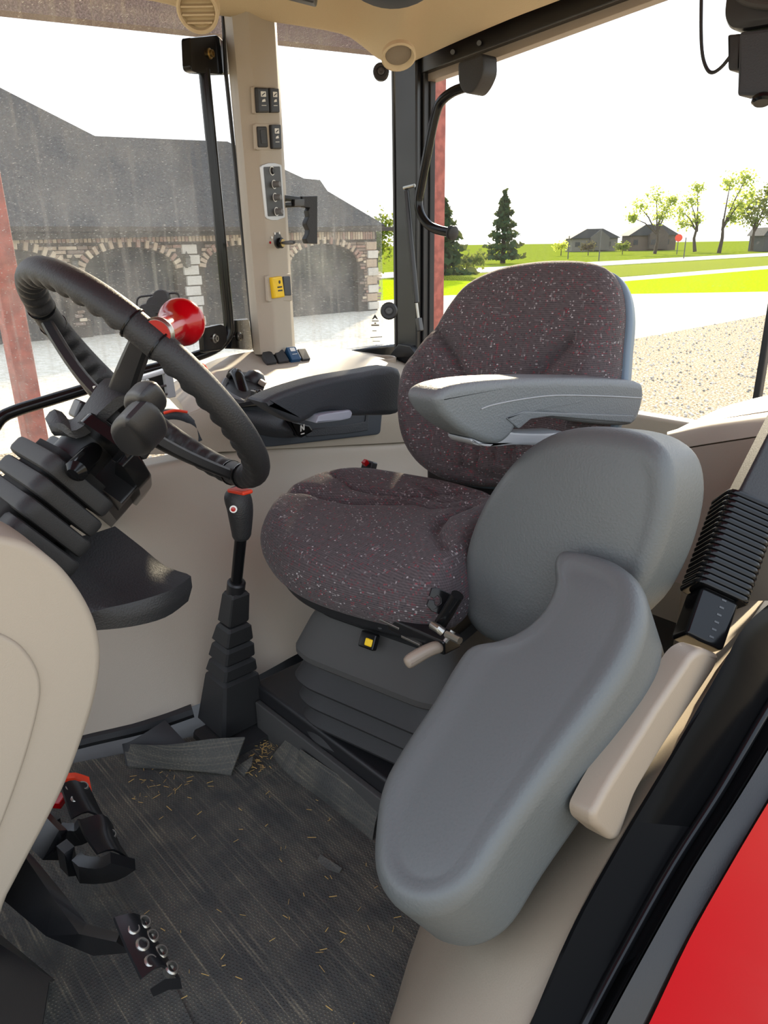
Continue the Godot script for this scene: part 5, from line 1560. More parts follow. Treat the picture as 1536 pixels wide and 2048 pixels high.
func build_lever() -> void:
	var base := Vector3(0.1392, 0, -0.0561)
	var t := thing("gear_lever", "black gear lever with an orange-capped knob and stepped rubber boot", "gear lever", base)
	var ax := [Vector3(0.1806, -0.0207, -0.033), Vector3(0.1616, 0.1259, -0.033), Vector3(0.1505, 0.1807, -0.033), Vector3(0.1392, 0.2263, -0.033), Vector3(0.1221, 0.2973, -0.033), Vector3(0.1088, 0.3371, -0.033), Vector3(0.0779, 0.4375, -0.033)]
	# boot: plinth, pyramid, pleats, top block
	rings([square_ring(base + Vector3(0, 0.0, 0), 0.058), square_ring(base + Vector3(0, 0.012, 0), 0.057)])
	put("boot_base", "rubber", t, 30)
	var tiers := [[0.012, 0.130, 0.052, 0.0385], [0.132, 0.164, 0.0370, 0.0335], [0.167, 0.203, 0.0330, 0.0300], [0.206, 0.246, 0.0290, 0.0245], [0.249, 0.318, 0.0215, 0.0185]]
	for q in tiers:
		var a: Vector3 = on_axis(ax, q[0])
		var b: Vector3 = on_axis(ax, q[1])
		rings([square_ring(a, q[2] * 0.86), square_ring(a + Vector3(0, 0.004, 0), q[2]), square_ring(b - Vector3(0, 0.006, 0), q[3]), square_ring(b, q[3] * 0.80)])
		put("boot_step", "rubber", t, 30)
	cyl(on_axis(ax, 0.312), on_axis(ax, 0.340), 0.0165, 18, 0.003)
	put("collar", "black_plastic", t)
	cyl(on_axis(ax, 0.30), ax[6], 0.0105, 16)
	put("shaft", "black_gloss", t)
	# knob: swept, leaning forward at the top
	var kp := [Vector3(0.0772, 0.4322, -0.033), Vector3(0.0753, 0.4438, -0.033), Vector3(0.0734, 0.4662, -0.033), Vector3(0.0729, 0.4888, -0.033), Vector3(0.0781, 0.5053, -0.033), Vector3(0.0844, 0.5153, -0.033), Vector3(0.0884, 0.5197, -0.033)]
	tube(smooth(kp, 3, false), [0.014, 0.0155, 0.017, 0.0175, 0.0185, 0.0195, 0.0205, 0.0215, 0.0222, 0.0228, 0.0232, 0.0235, 0.0232, 0.0225, 0.021, 0.019, 0.0165, 0.012, 0.004], 20, false, 0.85)
	put("knob", "black_soft", t)
	bar(Vector3(0.0586, 0.5288, -0.053), Vector3(0.0096, 0.5354, -0.053), 0.020, 0.007, 0.003)
	var oc := put("knob_cap", "orange", t)
	oc.set_meta("label", "orange cap")
	lathe([Vector2(0.0055, 0), Vector2(0.0055, 0.002), Vector2(0.0035, 0.002), Vector2(0.0035, 0.001), Vector2(0.0005, 0.001)], along(Vector3(-0.0561, 0.5417, -0.1187), Vector3(-0.75, 0.1, -0.65)), 14)
	put("button_ring", "white_print", t)
	lathe([Vector2(0.0034, 0), Vector2(0.0034, 0.003), Vector2(0.0005, 0.0034)], along(Vector3(-0.0561, 0.5417, -0.1187), Vector3(-0.75, 0.1, -0.65)), 12)
	put("button", "red_gloss", t)

func pedal_pad(rows: Array, studs: Array, t: Node3D, n: Vector3) -> void:
	sheet(rows, n * -0.004, 3, 3)
	var p := put("pad", "black_paint", t)
	for s in studs:
		lathe([Vector2(0.0085, -0.004), Vector2(0.0085, 0.003), Vector2(0.0068, 0.0045), Vector2(0.0055, 0.0045), Vector2(0.005, 0.0), Vector2(0.005, -0.002)], along(s, n), 16)
		put("grip_hole", "steel", p)

func build_pedals() -> void:
	var a := thing("clutch_pedal", "black clutch pedal with raised steel grip holes", "pedal", Vector3(-0.2379, 0.02, -0.4055))
	var n := Vector3(-0.35, 0.80, 0.42).normalized()
	pedal_pad([[Vector3(-0.2678, 0.1823, -0.4407), Vector3(-0.2698, 0.1733, -0.4196), Vector3(-0.2654, 0.1492, -0.406)], [Vector3(-0.2964, 0.1655, -0.4421), Vector3(-0.2936, 0.1569, -0.4182), Vector3(-0.2905, 0.1311, -0.4041)], [Vector3(-0.3329, 0.1493, -0.4424), Vector3(-0.3296, 0.1438, -0.4173), Vector3(-0.3365, 0.1145, -0.4019)]],
		[Vector3(-0.2813, 0.1641, -0.4279), Vector3(-0.3005, 0.1557, -0.4271), Vector3(-0.3194, 0.1467, -0.427), Vector3(-0.2747, 0.1561, -0.4125), Vector3(-0.2904, 0.1468, -0.4114), Vector3(-0.3095, 0.1388, -0.4105), Vector3(-0.3297, 0.1301, -0.4088)], a, n)
	sheet([[Vector3(-0.3456, 0.1427, -0.44), Vector3(-0.3465, 0.1432, -0.4228), Vector3(-0.3464, 0.1298, -0.4064)], [Vector3(-0.3456, 0.1317, -0.4381), Vector3(-0.3475, 0.129, -0.4216), Vector3(-0.3468, 0.1155, -0.4059)]], Vector3(0, -0.003, 0), 1, 1)
	put("pad_lip", "black_paint", a)
	var arm := []
	for q in [[Vector3(-0.009, 0.1466, -0.5089), 0.026], [Vector3(-0.0753, 0.126, -0.4945), 0.027], [Vector3(-0.1521, 0.1167, -0.478), 0.026], [Vector3(-0.2142, 0.1134, -0.4588), 0.023], [Vector3(-0.2603, 0.1272, -0.4317), 0.017]]:
		arm.append(q)
	var rs := []
	for i in arm.size():
		var d: Vector3 = arm[min(i + 1, arm.size() - 1)][0] - arm[max(i - 1, 0)][0]
		var B := frame_of(d, Vector3(-1, 0, 0))
		var ring := []
		for p in [[-0.28, -1], [0.28, -1], [0.28, 1], [-0.28, 1]]:
			ring.append(arm[i][0] + B.y * p[0] * arm[i][1] + B.x * p[1] * arm[i][1])
		rs.append(ring)
	rings(rs)
	put("arm", "black_paint", a, 30)
	var specs := [
		["wide black brake pedal with worn grip holes", [[Vector3(-0.0686, 0.1653, -0.4085), Vector3(-0.0755, 0.1615, -0.3791), Vector3(-0.0807, 0.1394, -0.3696)], [Vector3(-0.0934, 0.1559, -0.41), Vector3(-0.0985, 0.1492, -0.3841), Vector3(-0.1047, 0.1284, -0.3729)], [Vector3(-0.1227, 0.1458, -0.4069), Vector3(-0.1274, 0.1427, -0.3875), Vector3(-0.1358, 0.1231, -0.3731)]], [Vector3(-0.0801, 0.1503, -0.396), Vector3(-0.0981, 0.1429, -0.3961), Vector3(-0.0731, 0.1487, -0.3808), Vector3(-0.0939, 0.1377, -0.3797)], [Vector3(0.0274, 0.1258, -0.4492), Vector3(-0.0326, 0.1144, -0.4367), Vector3(-0.0899, 0.1081, -0.4244), Vector3(-0.1281, 0.1176, -0.4006), Vector3(-0.1436, 0.1313, -0.3837)], 0.022],
		["second black brake pedal beside the orange stop", [[Vector3(0.019, 0.1671, -0.4012), Vector3(0.0201, 0.1619, -0.3813), Vector3(0.0111, 0.1441, -0.3653)], [Vector3(-0.0051, 0.1557, -0.4046), Vector3(-0.0061, 0.1515, -0.3819), Vector3(-0.0164, 0.1302, -0.3664)], [Vector3(-0.031, 0.1422, -0.4072), Vector3(-0.0313, 0.1403, -0.384), Vector3(-0.0425, 0.1203, -0.3667)]], [Vector3(0.0138, 0.1565, -0.3933), Vector3(-0.005, 0.1483, -0.3929), Vector3(0.0144, 0.1485, -0.3745), Vector3(-0.0098, 0.129, -0.3744)], [Vector3(0.1118, 0.1107, -0.4398), Vector3(0.04, 0.1033, -0.4278), Vector3(-0.0118, 0.106, -0.4168), Vector3(-0.0325, 0.112, -0.3984), Vector3(-0.0364, 0.1247, -0.387)], 0.018]]
	for s in specs:
		var b := thing("brake_pedal", s[0], "pedal", Vector3(0.02, 0.0, -0.36))
		pedal_pad(s[1], s[2], b, n)
		var pts := smooth(s[3], 3, false)
		var r2 := []
		for i in pts.size():
			var d: Vector3 = pts[min(i + 1, pts.size() - 1)] - pts[max(i - 1, 0)]
			var B := frame_of(d, Vector3(-1, 0, 0))
			var ring := []
			for p in [[-0.35, -1], [0.35, -1], [0.35, 1], [-0.35, 1]]:
				ring.append(pts[i] + B.y * p[0] * s[4] + B.x * p[1] * s[4])
			r2.append(ring)
		rings(r2)
		put("arm", "black_paint", b, 30)
	var o := thing("pedal_stop", "orange rubber stop beside the brake pedals", "pedal stop", Vector3(0.06, 0.0, -0.34))
	sheet([[Vector3(0.075, 0.14, -0.3828), Vector3(0.0631, 0.1419, -0.3685), Vector3(0.0468, 0.135, -0.3542)], [Vector3(0.0563, 0.1437, -0.3919), Vector3(0.0431, 0.1476, -0.375), Vector3(0.0205, 0.1272, -0.3612)]], Vector3(0, -0.012, 0), 2, 2)
	put("top", "orange", o)
	bar(Vector3(0.0361, 0.1227, -0.4128), Vector3(0.0501, 0.1237, -0.3959), 0.02, 0.012, 0.002)
	put("latch", "red_gloss", o)

func build_floor_litter() -> void:
	# chopped straw lying on the mat: far too much to count
	var r := RandomNumberGenerator.new()
	r.seed = 99
	var spots := [[Vector3(0.1148, 0, -0.2401), 0.025, 22], [Vector3(0.1054, 0, -0.1968), 0.03, 14], [Vector3(0.0621, 0.002, -0.035), 0.014, 40], [Vector3(0.0366, 0.002, -0.0694), 0.012, 24], [Vector3(-0.046, 0, -0.1934), 0.14, 22], [Vector3(-0.3295, 0, -0.1303), 0.05, 18], [Vector3(-0.3744, 0, -0.2375), 0.08, 14], [Vector3(-0.1513, 0, -0.0656), 0.05, 12], [Vector3(-0.2911, 0, -0.3658), 0.04, 12]]
	for q in spots:
		for i in q[2]:
			var p: Vector3 = q[0] + Vector3(r.randfn(0, q[1]), 0.0022 + r.randf() * 0.002, r.randfn(0, q[1]))
			var a := r.randf() * TAU
			var l := r.randf_range(0.004, 0.012) * (1.3 if r.randf() < 0.15 else 1.0)
			var w := r.randf_range(0.0004, 0.0010)
			var d := Vector3(cos(a), r.randf_range(-0.05, 0.12), sin(a)) * l
			bar(p, p + d, w, w * 0.7)
	var o := put("straw_litter", "straw", null, 10)
	o.set_meta("kind", "stuff")
	meta(o, "bits of chopped straw scattered on the rubber mat", "straw")

func build_door_side() -> void:
	# beige inner fender below the passenger seat
	var rows := []
	sheet([[Vector3(-0.62, 0.0, -0.62), Vector3(-0.53, 0.0, -0.32), Vector3(-0.4776, 0, -0.2102), Vector3(-0.4178, 0, -0.1062), Vector3(-0.385, 0.0, -0.02), Vector3(-0.37, 0.0, 0.2), Vector3(-0.37, 0.0, 0.9)],
		[Vector3(-0.625, 0.03, -0.62), Vector3(-0.545, 0.03, -0.33), Vector3(-0.50, 0.045, -0.215), Vector3(-0.45, 0.06, -0.10), Vector3(-0.41, 0.08, 0.0), Vector3(-0.40, 0.10, 0.2), Vector3(-0.40, 0.12, 0.9)],
		[Vector3(-0.63, 0.045, -0.63), Vector3(-0.58, 0.055, -0.34), Vector3(-0.56, 0.09, -0.22), Vector3(-0.53, 0.13, -0.10), Vector3(-0.52, 0.17, 0.02), Vector3(-0.51, 0.22, 0.2), Vector3(-0.50, 0.30, 0.9)],
		[Vector3(-0.65, 0.05, -0.64), Vector3(-0.645, 0.06, -0.36), Vector3(-0.645, 0.1268, -0.1674), Vector3(-0.645, 0.2195, -0.0902), Vector3(-0.645, 0.2747, -0.0206), Vector3(-0.645, 0.3265, 0.0782), Vector3(-0.645, 0.4327, 0.2426)]], Vector3(-0.01, -0.02, 0), 4, 4)
	struct("wall_left", "beige_dark", "beige moulded panel below the passenger seat")
	# upper beige fender behind the passenger seat
	sheet([[Vector3(-0.3345, 0.5332, 0.62), Vector3(-0.4056, 0.5619, 0.6), Vector3(-0.4704, 0.5873, 0.58), Vector3(-0.5735, 0.6272, 0.55)], [Vector3(-0.3837, 0.4707, 0.55), Vector3(-0.4529, 0.4953, 0.52), Vector3(-0.5155, 0.5159, 0.5), Vector3(-0.6181, 0.5513, 0.46)], [Vector3(-0.4526, 0.373, 0.45), Vector3(-0.5154, 0.3875, 0.42), Vector3(-0.5898, 0.412, 0.38), Vector3(-0.6791, 0.4629, 0.33)]], Vector3(0.0, -0.01, 0.03), 3, 3)
	struct("wall_fender", "beige_dark", "beige fender panel behind the passenger seat")
	sheet([[Vector3(-0.3149, 0.5611, 0.66), Vector3(-0.3779, 0.5903, 0.65), Vector3(-0.4447, 0.615, 0.63), Vector3(-0.5516, 0.6518, 0.6)], [Vector3(-0.3247, 0.5588, 0.64), Vector3(-0.388, 0.5863, 0.63), Vector3(-0.454, 0.6104, 0.61), Vector3(-0.5594, 0.6475, 0.58)], [Vector3(-0.3336, 0.5349, 0.625), Vector3(-0.4031, 0.5631, 0.605), Vector3(-0.468, 0.5885, 0.585), Vector3(-0.5715, 0.6283, 0.555)]], Vector3(0.0, -0.01, 0.03), 3, 3)
	struct("trim_5", "beige", "beige ledge above the fender seam")
	sheet([[Vector3(-0.2471, 0.5198, 0.8), Vector3(-0.3013, 0.5589, 0.82), Vector3(-0.3565, 0.5935, 0.82), Vector3(-0.4755, 0.6429, 0.82)], [Vector3(-0.2912, 0.5421, 0.72), Vector3(-0.3465, 0.576, 0.72), Vector3(-0.3991, 0.6003, 0.72), Vector3(-0.5185, 0.6388, 0.7)], [Vector3(-0.3125, 0.5531, 0.68), Vector3(-0.3693, 0.5836, 0.67), Vector3(-0.4284, 0.6091, 0.65), Vector3(-0.5449, 0.65, 0.62)]], Vector3(0.0, -0.02, 0.0), 3, 3)
	struct("trim_6", "tan_plastic", "pale rounded ledge below the rear window corner")
	box(Vector3(-0.53, 0.19, 0.86), Vector3(0.34, 0.44, 0.32), 0.01)
	struct("wall_corner", "beige_dark", "beige wheel housing behind the passenger seat")
	# beige pull rail beside the sill
	var p := thing("pull_rail", "beige plastic pull rail between the passenger seat and the sill", "handle", Vector3(-0.63, 0.2, 0.1))
	var G := Transform3D(Basis(Vector3(0, 0, 1), Vector3(0.0995, 0.995, 0), Vector3(-0.995, 0.0995, 0)), Vector3(-0.64, 0.3, 0.1))
	plate(round_poly([Vector2(-0.1598, 0.0346), Vector2(-0.132, 0.0538), Vector2(-0.0445, 0.0933), Vector2(0.0539, 0.134), Vector2(0.0866, 0.1302), Vector2(0.1332, 0.1016), Vector2(0.1177, 0.0869), Vector2(-0.008, 0.0421), Vector2(-0.0749, 0.0115), Vector2(-0.1061, -0.031), Vector2(-0.1216, -0.0231), Vector2(-0.1561, 0.0179)], 0.014), G, -0.03, 0.0, 0.008, 4)
	put("rail", "tan_plastic", p, 50)
	# door sill: glossy inner strip, raised bead, rubber seal
	var s := thing("door_sill", "glossy black door sill rising to the rear", "sill", Vector3(-0.68, 0.0, 0.0))
	sheet([[Vector3(-0.648, 0.1141, -0.1887), Vector3(-0.648, 0.1372, -0.1654), Vector3(-0.648, 0.2173, -0.1036), Vector3(-0.648, 0.2787, -0.0212), Vector3(-0.648, 0.3394, 0.081), Vector3(-0.648, 0.412, 0.1934), Vector3(-0.648, 0.4456, 0.2454), Vector3(-0.648, 0.4505, 0.3534)], [Vector3(-0.652, 0.1151, -0.1889), Vector3(-0.652, 0.1402, -0.1643), Vector3(-0.652, 0.2199, -0.1025), Vector3(-0.652, 0.2809, -0.0201), Vector3(-0.652, 0.3411, 0.0823), Vector3(-0.652, 0.409, 0.1963), Vector3(-0.652, 0.4399, 0.2496), Vector3(-0.652, 0.4454, 0.3551)], [Vector3(-0.69, 0.1206, -0.1707), Vector3(-0.69, 0.1517, -0.1379), Vector3(-0.69, 0.202, -0.0729), Vector3(-0.69, 0.2547, 0.0152), Vector3(-0.69, 0.2952, 0.1178), Vector3(-0.69, 0.3504, 0.2231), Vector3(-0.69, 0.3735, 0.2915), Vector3(-0.69, 0.3944, 0.4044)]], Vector3(0.0, -0.22, 0), 1, 4)
	put("inner_strip", "sill_black", s)
	tube(smooth([Vector3(-0.694, 0.1246, -0.1701), Vector3(-0.694, 0.1554, -0.1374), Vector3(-0.694, 0.2032, -0.0701), Vector3(-0.694, 0.2554, 0.0184), Vector3(-0.694, 0.2952, 0.1219), Vector3(-0.694, 0.3499, 0.2282), Vector3(-0.694, 0.3727, 0.2974), Vector3(-0.694, 0.393, 0.412)], 4, false), 0.006, 10)
	put("bead", "black_gloss", s)
	sheet([[Vector3(-0.698, 0.1288, -0.1696), Vector3(-0.698, 0.1572, -0.1349), Vector3(-0.698, 0.2045, -0.0673), Vector3(-0.698, 0.2544, 0.0221), Vector3(-0.698, 0.2935, 0.1267), Vector3(-0.698, 0.343, 0.236), Vector3(-0.698, 0.37, 0.3042), Vector3(-0.698, 0.3896, 0.4208)], [Vector3(-0.714, 0.1495, -0.1715), Vector3(-0.714, 0.1809, -0.1415), Vector3(-0.714, 0.2249, -0.07), Vector3(-0.714, 0.2703, 0.014), Vector3(-0.714, 0.3027, 0.1131), Vector3(-0.714, 0.3443, 0.2242), Vector3(-0.714, 0.3592, 0.315), Vector3(-0.714, 0.3754, 0.4376)]], Vector3(0, -0.22, 0), 1, 4)
	put("channel", "sill_black", s)
	sheet([[Vector3(-0.716, 0.1507, -0.1705), Vector3(-0.716, 0.1799, -0.1383), Vector3(-0.716, 0.2236, -0.0664), Vector3(-0.716, 0.2678, 0.0197), Vector3(-0.716, 0.2998, 0.12), Vector3(-0.716, 0.3411, 0.2326), Vector3(-0.716, 0.3555, 0.325), Vector3(-0.716, 0.369, 0.4555)], [Vector3(-0.738, 0.1476, -0.1439), Vector3(-0.738, 0.1732, -0.108), Vector3(-0.738, 0.2263, -0.0337), Vector3(-0.738, 0.2596, 0.0476), Vector3(-0.738, 0.2947, 0.1388), Vector3(-0.738, 0.3241, 0.2461), Vector3(-0.738, 0.3427, 0.3592), Vector3(-0.738, 0.3395, 0.5305)]], Vector3(0, -0.22, 0), 1, 4)
	put("rubber_seal", "rubber", s)
	# red fender outside the door
	var rf := thing("rear_fender", "glossy red tractor fender outside the door sill", "fender", Vector3(-0.8, 0.1, 0.0))
	var top_row := [Vector3(-0.742, 0.1503, -0.1422), Vector3(-0.742, 0.1732, -0.1037), Vector3(-0.742, 0.2305, -0.0343), Vector3(-0.742, 0.2665, 0.0423), Vector3(-0.742, 0.2998, 0.1349), Vector3(-0.742, 0.3285, 0.2421), Vector3(-0.742, 0.3415, 0.366)]
	var out_row := [Vector3(-0.8, -0.5694, 0.3946), Vector3(-0.8, -0.5841, 0.5067), Vector3(-0.8, -0.561, 0.7119), Vector3(-0.8, -0.6278, 1.0089), Vector3(-0.8, -0.7704, 1.4737), Vector3(-0.8, -1.0467, 2.2385), Vector3(-0.8, -1.7181, 3.7836)]
	var low_row := []
	for e in out_row:
		low_row.append(Vector3(-0.83, e.y - 0.75, e.z))
	sheet([top_row, out_row, low_row], Vector3(0.0, -0.02, 0), 1, 4)
	put("skin", "red_paint", rf, 60)
	# seat belt with its corrugated sleeve
	var b := thing("belt_sleeve", "black seat-belt arm in a corrugated rubber sleeve", "seat belt", Vector3(-0.55, 0.25, 0.3))
	var q0 := Vector3(-0.5961, 0.4003, 0.2356)
	var q1 := Vector3(-0.5881, 0.449, 0.2855)
	var q2 := Vector3(-0.5724, 0.5505, 0.3879)
	var q3 := Vector3(-0.5696, 0.6578, 0.5079)
	var hint := Vector3(-0.6, 0.3, -0.75)
	bar(q0, q1, 0.052, 0.05, 0.006, hint)
	var lo := put("lower_arm", "black_gloss", b)
	for k in 6:
		var m := q0.lerp(q1, 0.15 + 0.15 * k)
		box(Vector3(-0.006, 0.0253, 0), Vector3(0.006, 0.0008, 0.0025), 0.0, Transform3D(frame_of(q1 - q0, hint), m))
		put("print_mark", "steel_dark", lo)
	bar(q2, q3, 0.046, 0.045, 0.006, hint)
	put("upper_arm", "black_soft", b)
	bar(q1.lerp(q2, -0.02), q1.lerp(q2, 1.02), 0.046, 0.046, 0.006, hint)
	put("sleeve_core", "gap", b)
	var B := frame_of(q2 - q1, hint)
	for k in 17:
		var c := q1.lerp(q2, (k + 0.5) / 17.0)
		var T := Transform3D(B, c)
		var o1 := round_poly([Vector2(-0.037, -0.034), Vector2(0.037, -0.034), Vector2(0.037, 0.034), Vector2(-0.037, 0.034)], 0.014, 4)
		plate(o1, T, -0.0042, 0.0042, 0.0035, 2, true)
		put("sleeve_rib", "black_gloss", b)

func build_shelter() -> void:
	mats.red_steel = tinted(noise_tex(0.03, 256, false, 0, 4, 14, ramp([Color(0.50, 0.235, 0.19), Color(0.60, 0.31, 0.255)], [0.3, 0.7])), 1.5, 0.6)
	mats.shaded_red_steel = tinted(noise_tex(0.12, 256, false, 0, 4, 18, ramp([Color(0.27, 0.20, 0.20), Color(0.44, 0.37, 0.36)], [0.25, 0.75])), 3.0, 0.8)  # the red frame paint with shade and window dust put into its colour
	var t := thing("red_frame", "red painted steel portal frame standing beside the tractor", "frame", Vector3(2.6, -1.2, 1.8))
	box(Vector3(2.600, 0.36, 0.384), Vector3(0.10, 3.12, 0.092), 0.006)
	put("post", "red_steel", t)
	box(Vector3(2.600, 0.42, 3.04), Vector3(0.10, 3.24, 0.12), 0.006)
	put("post", "red_steel", t)
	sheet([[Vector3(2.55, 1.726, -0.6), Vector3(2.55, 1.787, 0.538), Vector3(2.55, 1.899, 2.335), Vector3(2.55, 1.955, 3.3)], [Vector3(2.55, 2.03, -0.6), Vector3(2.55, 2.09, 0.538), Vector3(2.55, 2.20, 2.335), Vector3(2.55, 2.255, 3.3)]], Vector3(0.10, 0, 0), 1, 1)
	put("beam", "shaded_red_steel", t)

func arch(z0: float, z1: float, spring: float, top: float, seg := 10) -> Array:
	var out := []
	for k in seg + 1:
		var a := PI * k / seg
		out.append(Vector2((z0 + z1) / 2 - cos(a) * (z1 - z0) / 2, spring + sin(a) * (top - spring)))
	return out

func build_garage() -> void:
	var g := thing("garage", "stone-faced garage with arched grey doors and a dark shingle roof", "building", Vector3(20, -1.2, 9))
	var gy := -1.2
	var T := Transform3D(Basis(Vector3(0, 0, 1), Vector3.UP, Vector3(-1, 0, 0)), Vector3(18.05, gy, 0))
	var doors := [[12.80, 15.50], [9.95, 12.25], [6.60, 9.10], [3.60, 6.10], [0.2, 2.9]]
	var wall := [Vector2(16.35, 0), Vector2(16.35, 2.62), Vector2(-4, 2.62), Vector2(-4, 0)]
	for i in range(doors.size() - 1, -1, -1):
		var d = doors[i]
		wall.append(Vector2(d[0], 0))
		wall += arch(d[0], d[1], 1.55, 2.12)
		wall.append(Vector2(d[1], 0))
	plate(wall, T, -0.4, 0.0)
	put("wall", plain(Color(0.22, 0.195, 0.175), 0.95), g)
	box(Vector3(23, gy + 1.3, 6.2), Vector3(9.2, 2.6, 20.2))
	put("body", plain(Color(0.25, 0.23, 0.21), 0.95), g)
	var door_m := plain(Color(0.15, 0.155, 0.165), 0.7)
	var line_m := plain(Color(0.10, 0.105, 0.11), 0.8)
	for d in doors:
		plate([Vector2(d[0] - 0.02, 0)] + arch(d[0] - 0.02, d[1] + 0.02, 1.55, 2.14) + [Vector2(d[1] + 0.02, 0)], T, -0.35, -0.22)
		var o := put("garage_door", door_m, g)
		for k in 4:
			plate([Vector2(d[0], 0.42 * (k + 1)), Vector2(d[1], 0.42 * (k + 1)), Vector2(d[1], 0.42 * (k + 1) + 0.015), Vector2(d[0], 0.42 * (k + 1) + 0.015)], T, -0.222, -0.214)
			put("panel_joint", line_m, o)
	# stone courses: blocks proud of the wall
	var r := RandomNumberGenerator.new()
	r.seed = 31
	var tones := []
	for c in [Color(0.52, 0.46, 0.40), Color(0.64, 0.57, 0.49), Color(0.42, 0.35, 0.30), Color(0.55, 0.44, 0.39), Color(0.72, 0.66, 0.57), Color(0.47, 0.41, 0.37)]:
		tones.append(plain(c, 0.9))
	var shapes := []
	for w in [0.20, 0.27, 0.34, 0.42]:
		box(Vector3.ZERO, Vector3(0.05, 0.078, w - 0.02), 0.008, Transform3D.IDENTITY, 1)
		shapes.append([w, bake(30)])
	var spots := []
	var row := 0
	var y := 0.34
	while y < 2.22:
		var z := -1.0 + r.randf() * 0.2
		while z < 16.2:
			var s = shapes[r.randi() % 4]
			var zc: float = z + s[0] / 2
			var ok := true
			for d in doors:
				var m: float = (d[0] + d[1]) / 2
				var hw: float = (d[1] - d[0]) / 2 + 0.04 + s[0] * 0.4
				if abs(zc - m) < hw:
					var k: float = abs(zc - m) / hw
					if y < 1.55 + 0.66 * sqrt(max(0.0, 1.0 - k * k)):
						ok = false
			if ok and abs(zc - 9.55) > 0.30:
				spots.append([Vector3(18.035, gy + y, zc), s[1]])
			z += s[0]
		y += 0.094
		row += 1
	var extra := []
	var done := 0
	for i in spots.size():
		if spots[i][0].z > 6.2 and done < 290:
			done += 1
			var o := MeshInstance3D.new()
			o.mesh = spots[i][1]
			o.material_override = tones[r.randi() % 6]
			o.name = "stone"
			g.add_child(o, true)
			o.position = spots[i][0] - g.position + Vector3(r.randf_range(-0.012, 0.012), 0, 0)
		else:
			extra.append(spots[i])
	for e in extra:
		box(e[0], Vector3(0.05, 0.078, 0.26), 0.008, Transform3D.IDENTITY, 1)
	if extra.size() > 0:
		var o := put("small_stones", tones[1], g, 30)
		o.set_meta("kind", "stuff")
	# upright course below the eave, pale quoins, plinth blocks, arch stones
	box(Vector3.ZERO, Vector3(0.06, 0.23, 0.085), 0.008, Transform3D.IDENTITY, 1)
	var upright := bake(30)
	for k in 150:
		var o := MeshInstance3D.new()
		o.mesh = upright
		o.material_override = tones[[0, 1, 4, 3][r.randi() % 4]]
		o.name = "upright_stone"
		g.add_child(o, true)
		o.position = Vector3(18.03, gy + 2.36, 16.2 - 0.105 * k) - g.position
	box(Vector3.ZERO, Vector3(0.10, 0.24, 0.44), 0.015, Transform3D.IDENTITY, 1)
	var quoin := bake(30)
	var pale := plain(Color(0.72, 0.70, 0.66), 0.9)
	for zc in [9.55, 16.1]:
		for k in 8:
			var o := MeshInstance3D.new()
			o.mesh = quoin
			o.material_override = pale if (k % 2 == 0 or zc < 10) else tones[1]
			o.name = "quoin"
			g.add_child(o, true)
			o.position = Vector3(18.02, gy + 0.16 + 0.27 * k, zc + (0.03 if k % 2 == 0 else -0.03)) - g.position
	box(Vector3.ZERO, Vector3(0.10, 0.20, 0.10), 0.01, Transform3D.IDENTITY, 1)
	var vous := bake(30)
	for d in doors.slice(0, 4):
		for k in 17:
			var a := PI * (k + 0.5) / 17
			var o := MeshInstance3D.new()
			o.mesh = vous
			o.material_override = tones[[1, 4, 3][r.randi() % 3]]
			o.name = "arch_stone"
			g.add_child(o, true)
			var m: float = (d[0] + d[1]) / 2
			var hw: float = (d[1] - d[0]) / 2 + 0.08
			o.position = Vector3(18.02, gy + 1.57 + sin(a) * 0.66, m - cos(a) * hw) - g.position
			o.rotation.x = atan2(-cos(a) * 0.9, sin(a) * 1.6)
	# roof: front slope with its hips
	mats.shingle = tinted(noise_tex(0.05, 512, false, 0, 3, 15, ramp([Color(0.16, 0.155, 0.15), Color(0.27, 0.26, 0.25)], [0.25, 0.75])), 0.35, 0.92)
	plate([Vector2(-7.0602, -0.1224), Vector2(-2.9943, 0.0378), Vector2(2.5432, 0.1805), Vector2(8.5781, 0.4468), Vector2(7.4651, 2.3275), Vector2(7.5859, 2.9721), Vector2(6.9552, 3.0114), Vector2(6.4366, 3.5454), Vector2(5.1842, 4.9758), Vector2(0.7467, 4.6441), Vector2(-0.9892, 6.8623), Vector2(-4.7995, 10.9558)], Transform3D(Basis(Vector3(0, 0, 1), Vector3(0.8211, 0.5708, 0), Vector3(-0.5708, 0.8211, 0)), Vector3(17.5, 1.22, 8)), -0.16, 0.0)
	put("roof", "shingle", g)
	var rows := []
	box(Vector3(17.52, 1.345, 6.4), Vector3(0.12, 0.12, 20.6), 0.01)
	put("fascia", plain(Color(0.19, 0.17, 0.15), 0.8), g)
	# lanterns between the doors
	for q in [[12.53, "dark lantern on the stone pier beside the quarter-window door"], [9.36, "dark wall lantern beside the pale stone quoins"], [6.35, "dark wall lantern left of the middle garage door"]]:
		var l := thing("wall_lantern", q[1], "lantern", Vector3(17.9, gy + 1.6, q[0]), "lanterns on the garage wall")
		box(Vector3(17.88, gy + 1.72, q[0]), Vector3(0.14, 0.24, 0.14), 0.01)
		put("housing", "steel_dark", l)
		lathe([Vector2(0.11, 0), Vector2(0.03, 0.10), Vector2(0.005, 0.16)], along(Vector3(17.88, gy + 1.84, q[0]), Vector3.UP), 8)
		put("cap", "black_plastic", l)
		box(Vector3(17.95, gy + 1.60, q[0]), Vector3(0.10, 0.05, 0.05), 0.005)
		put("arm", "black_plastic", l)

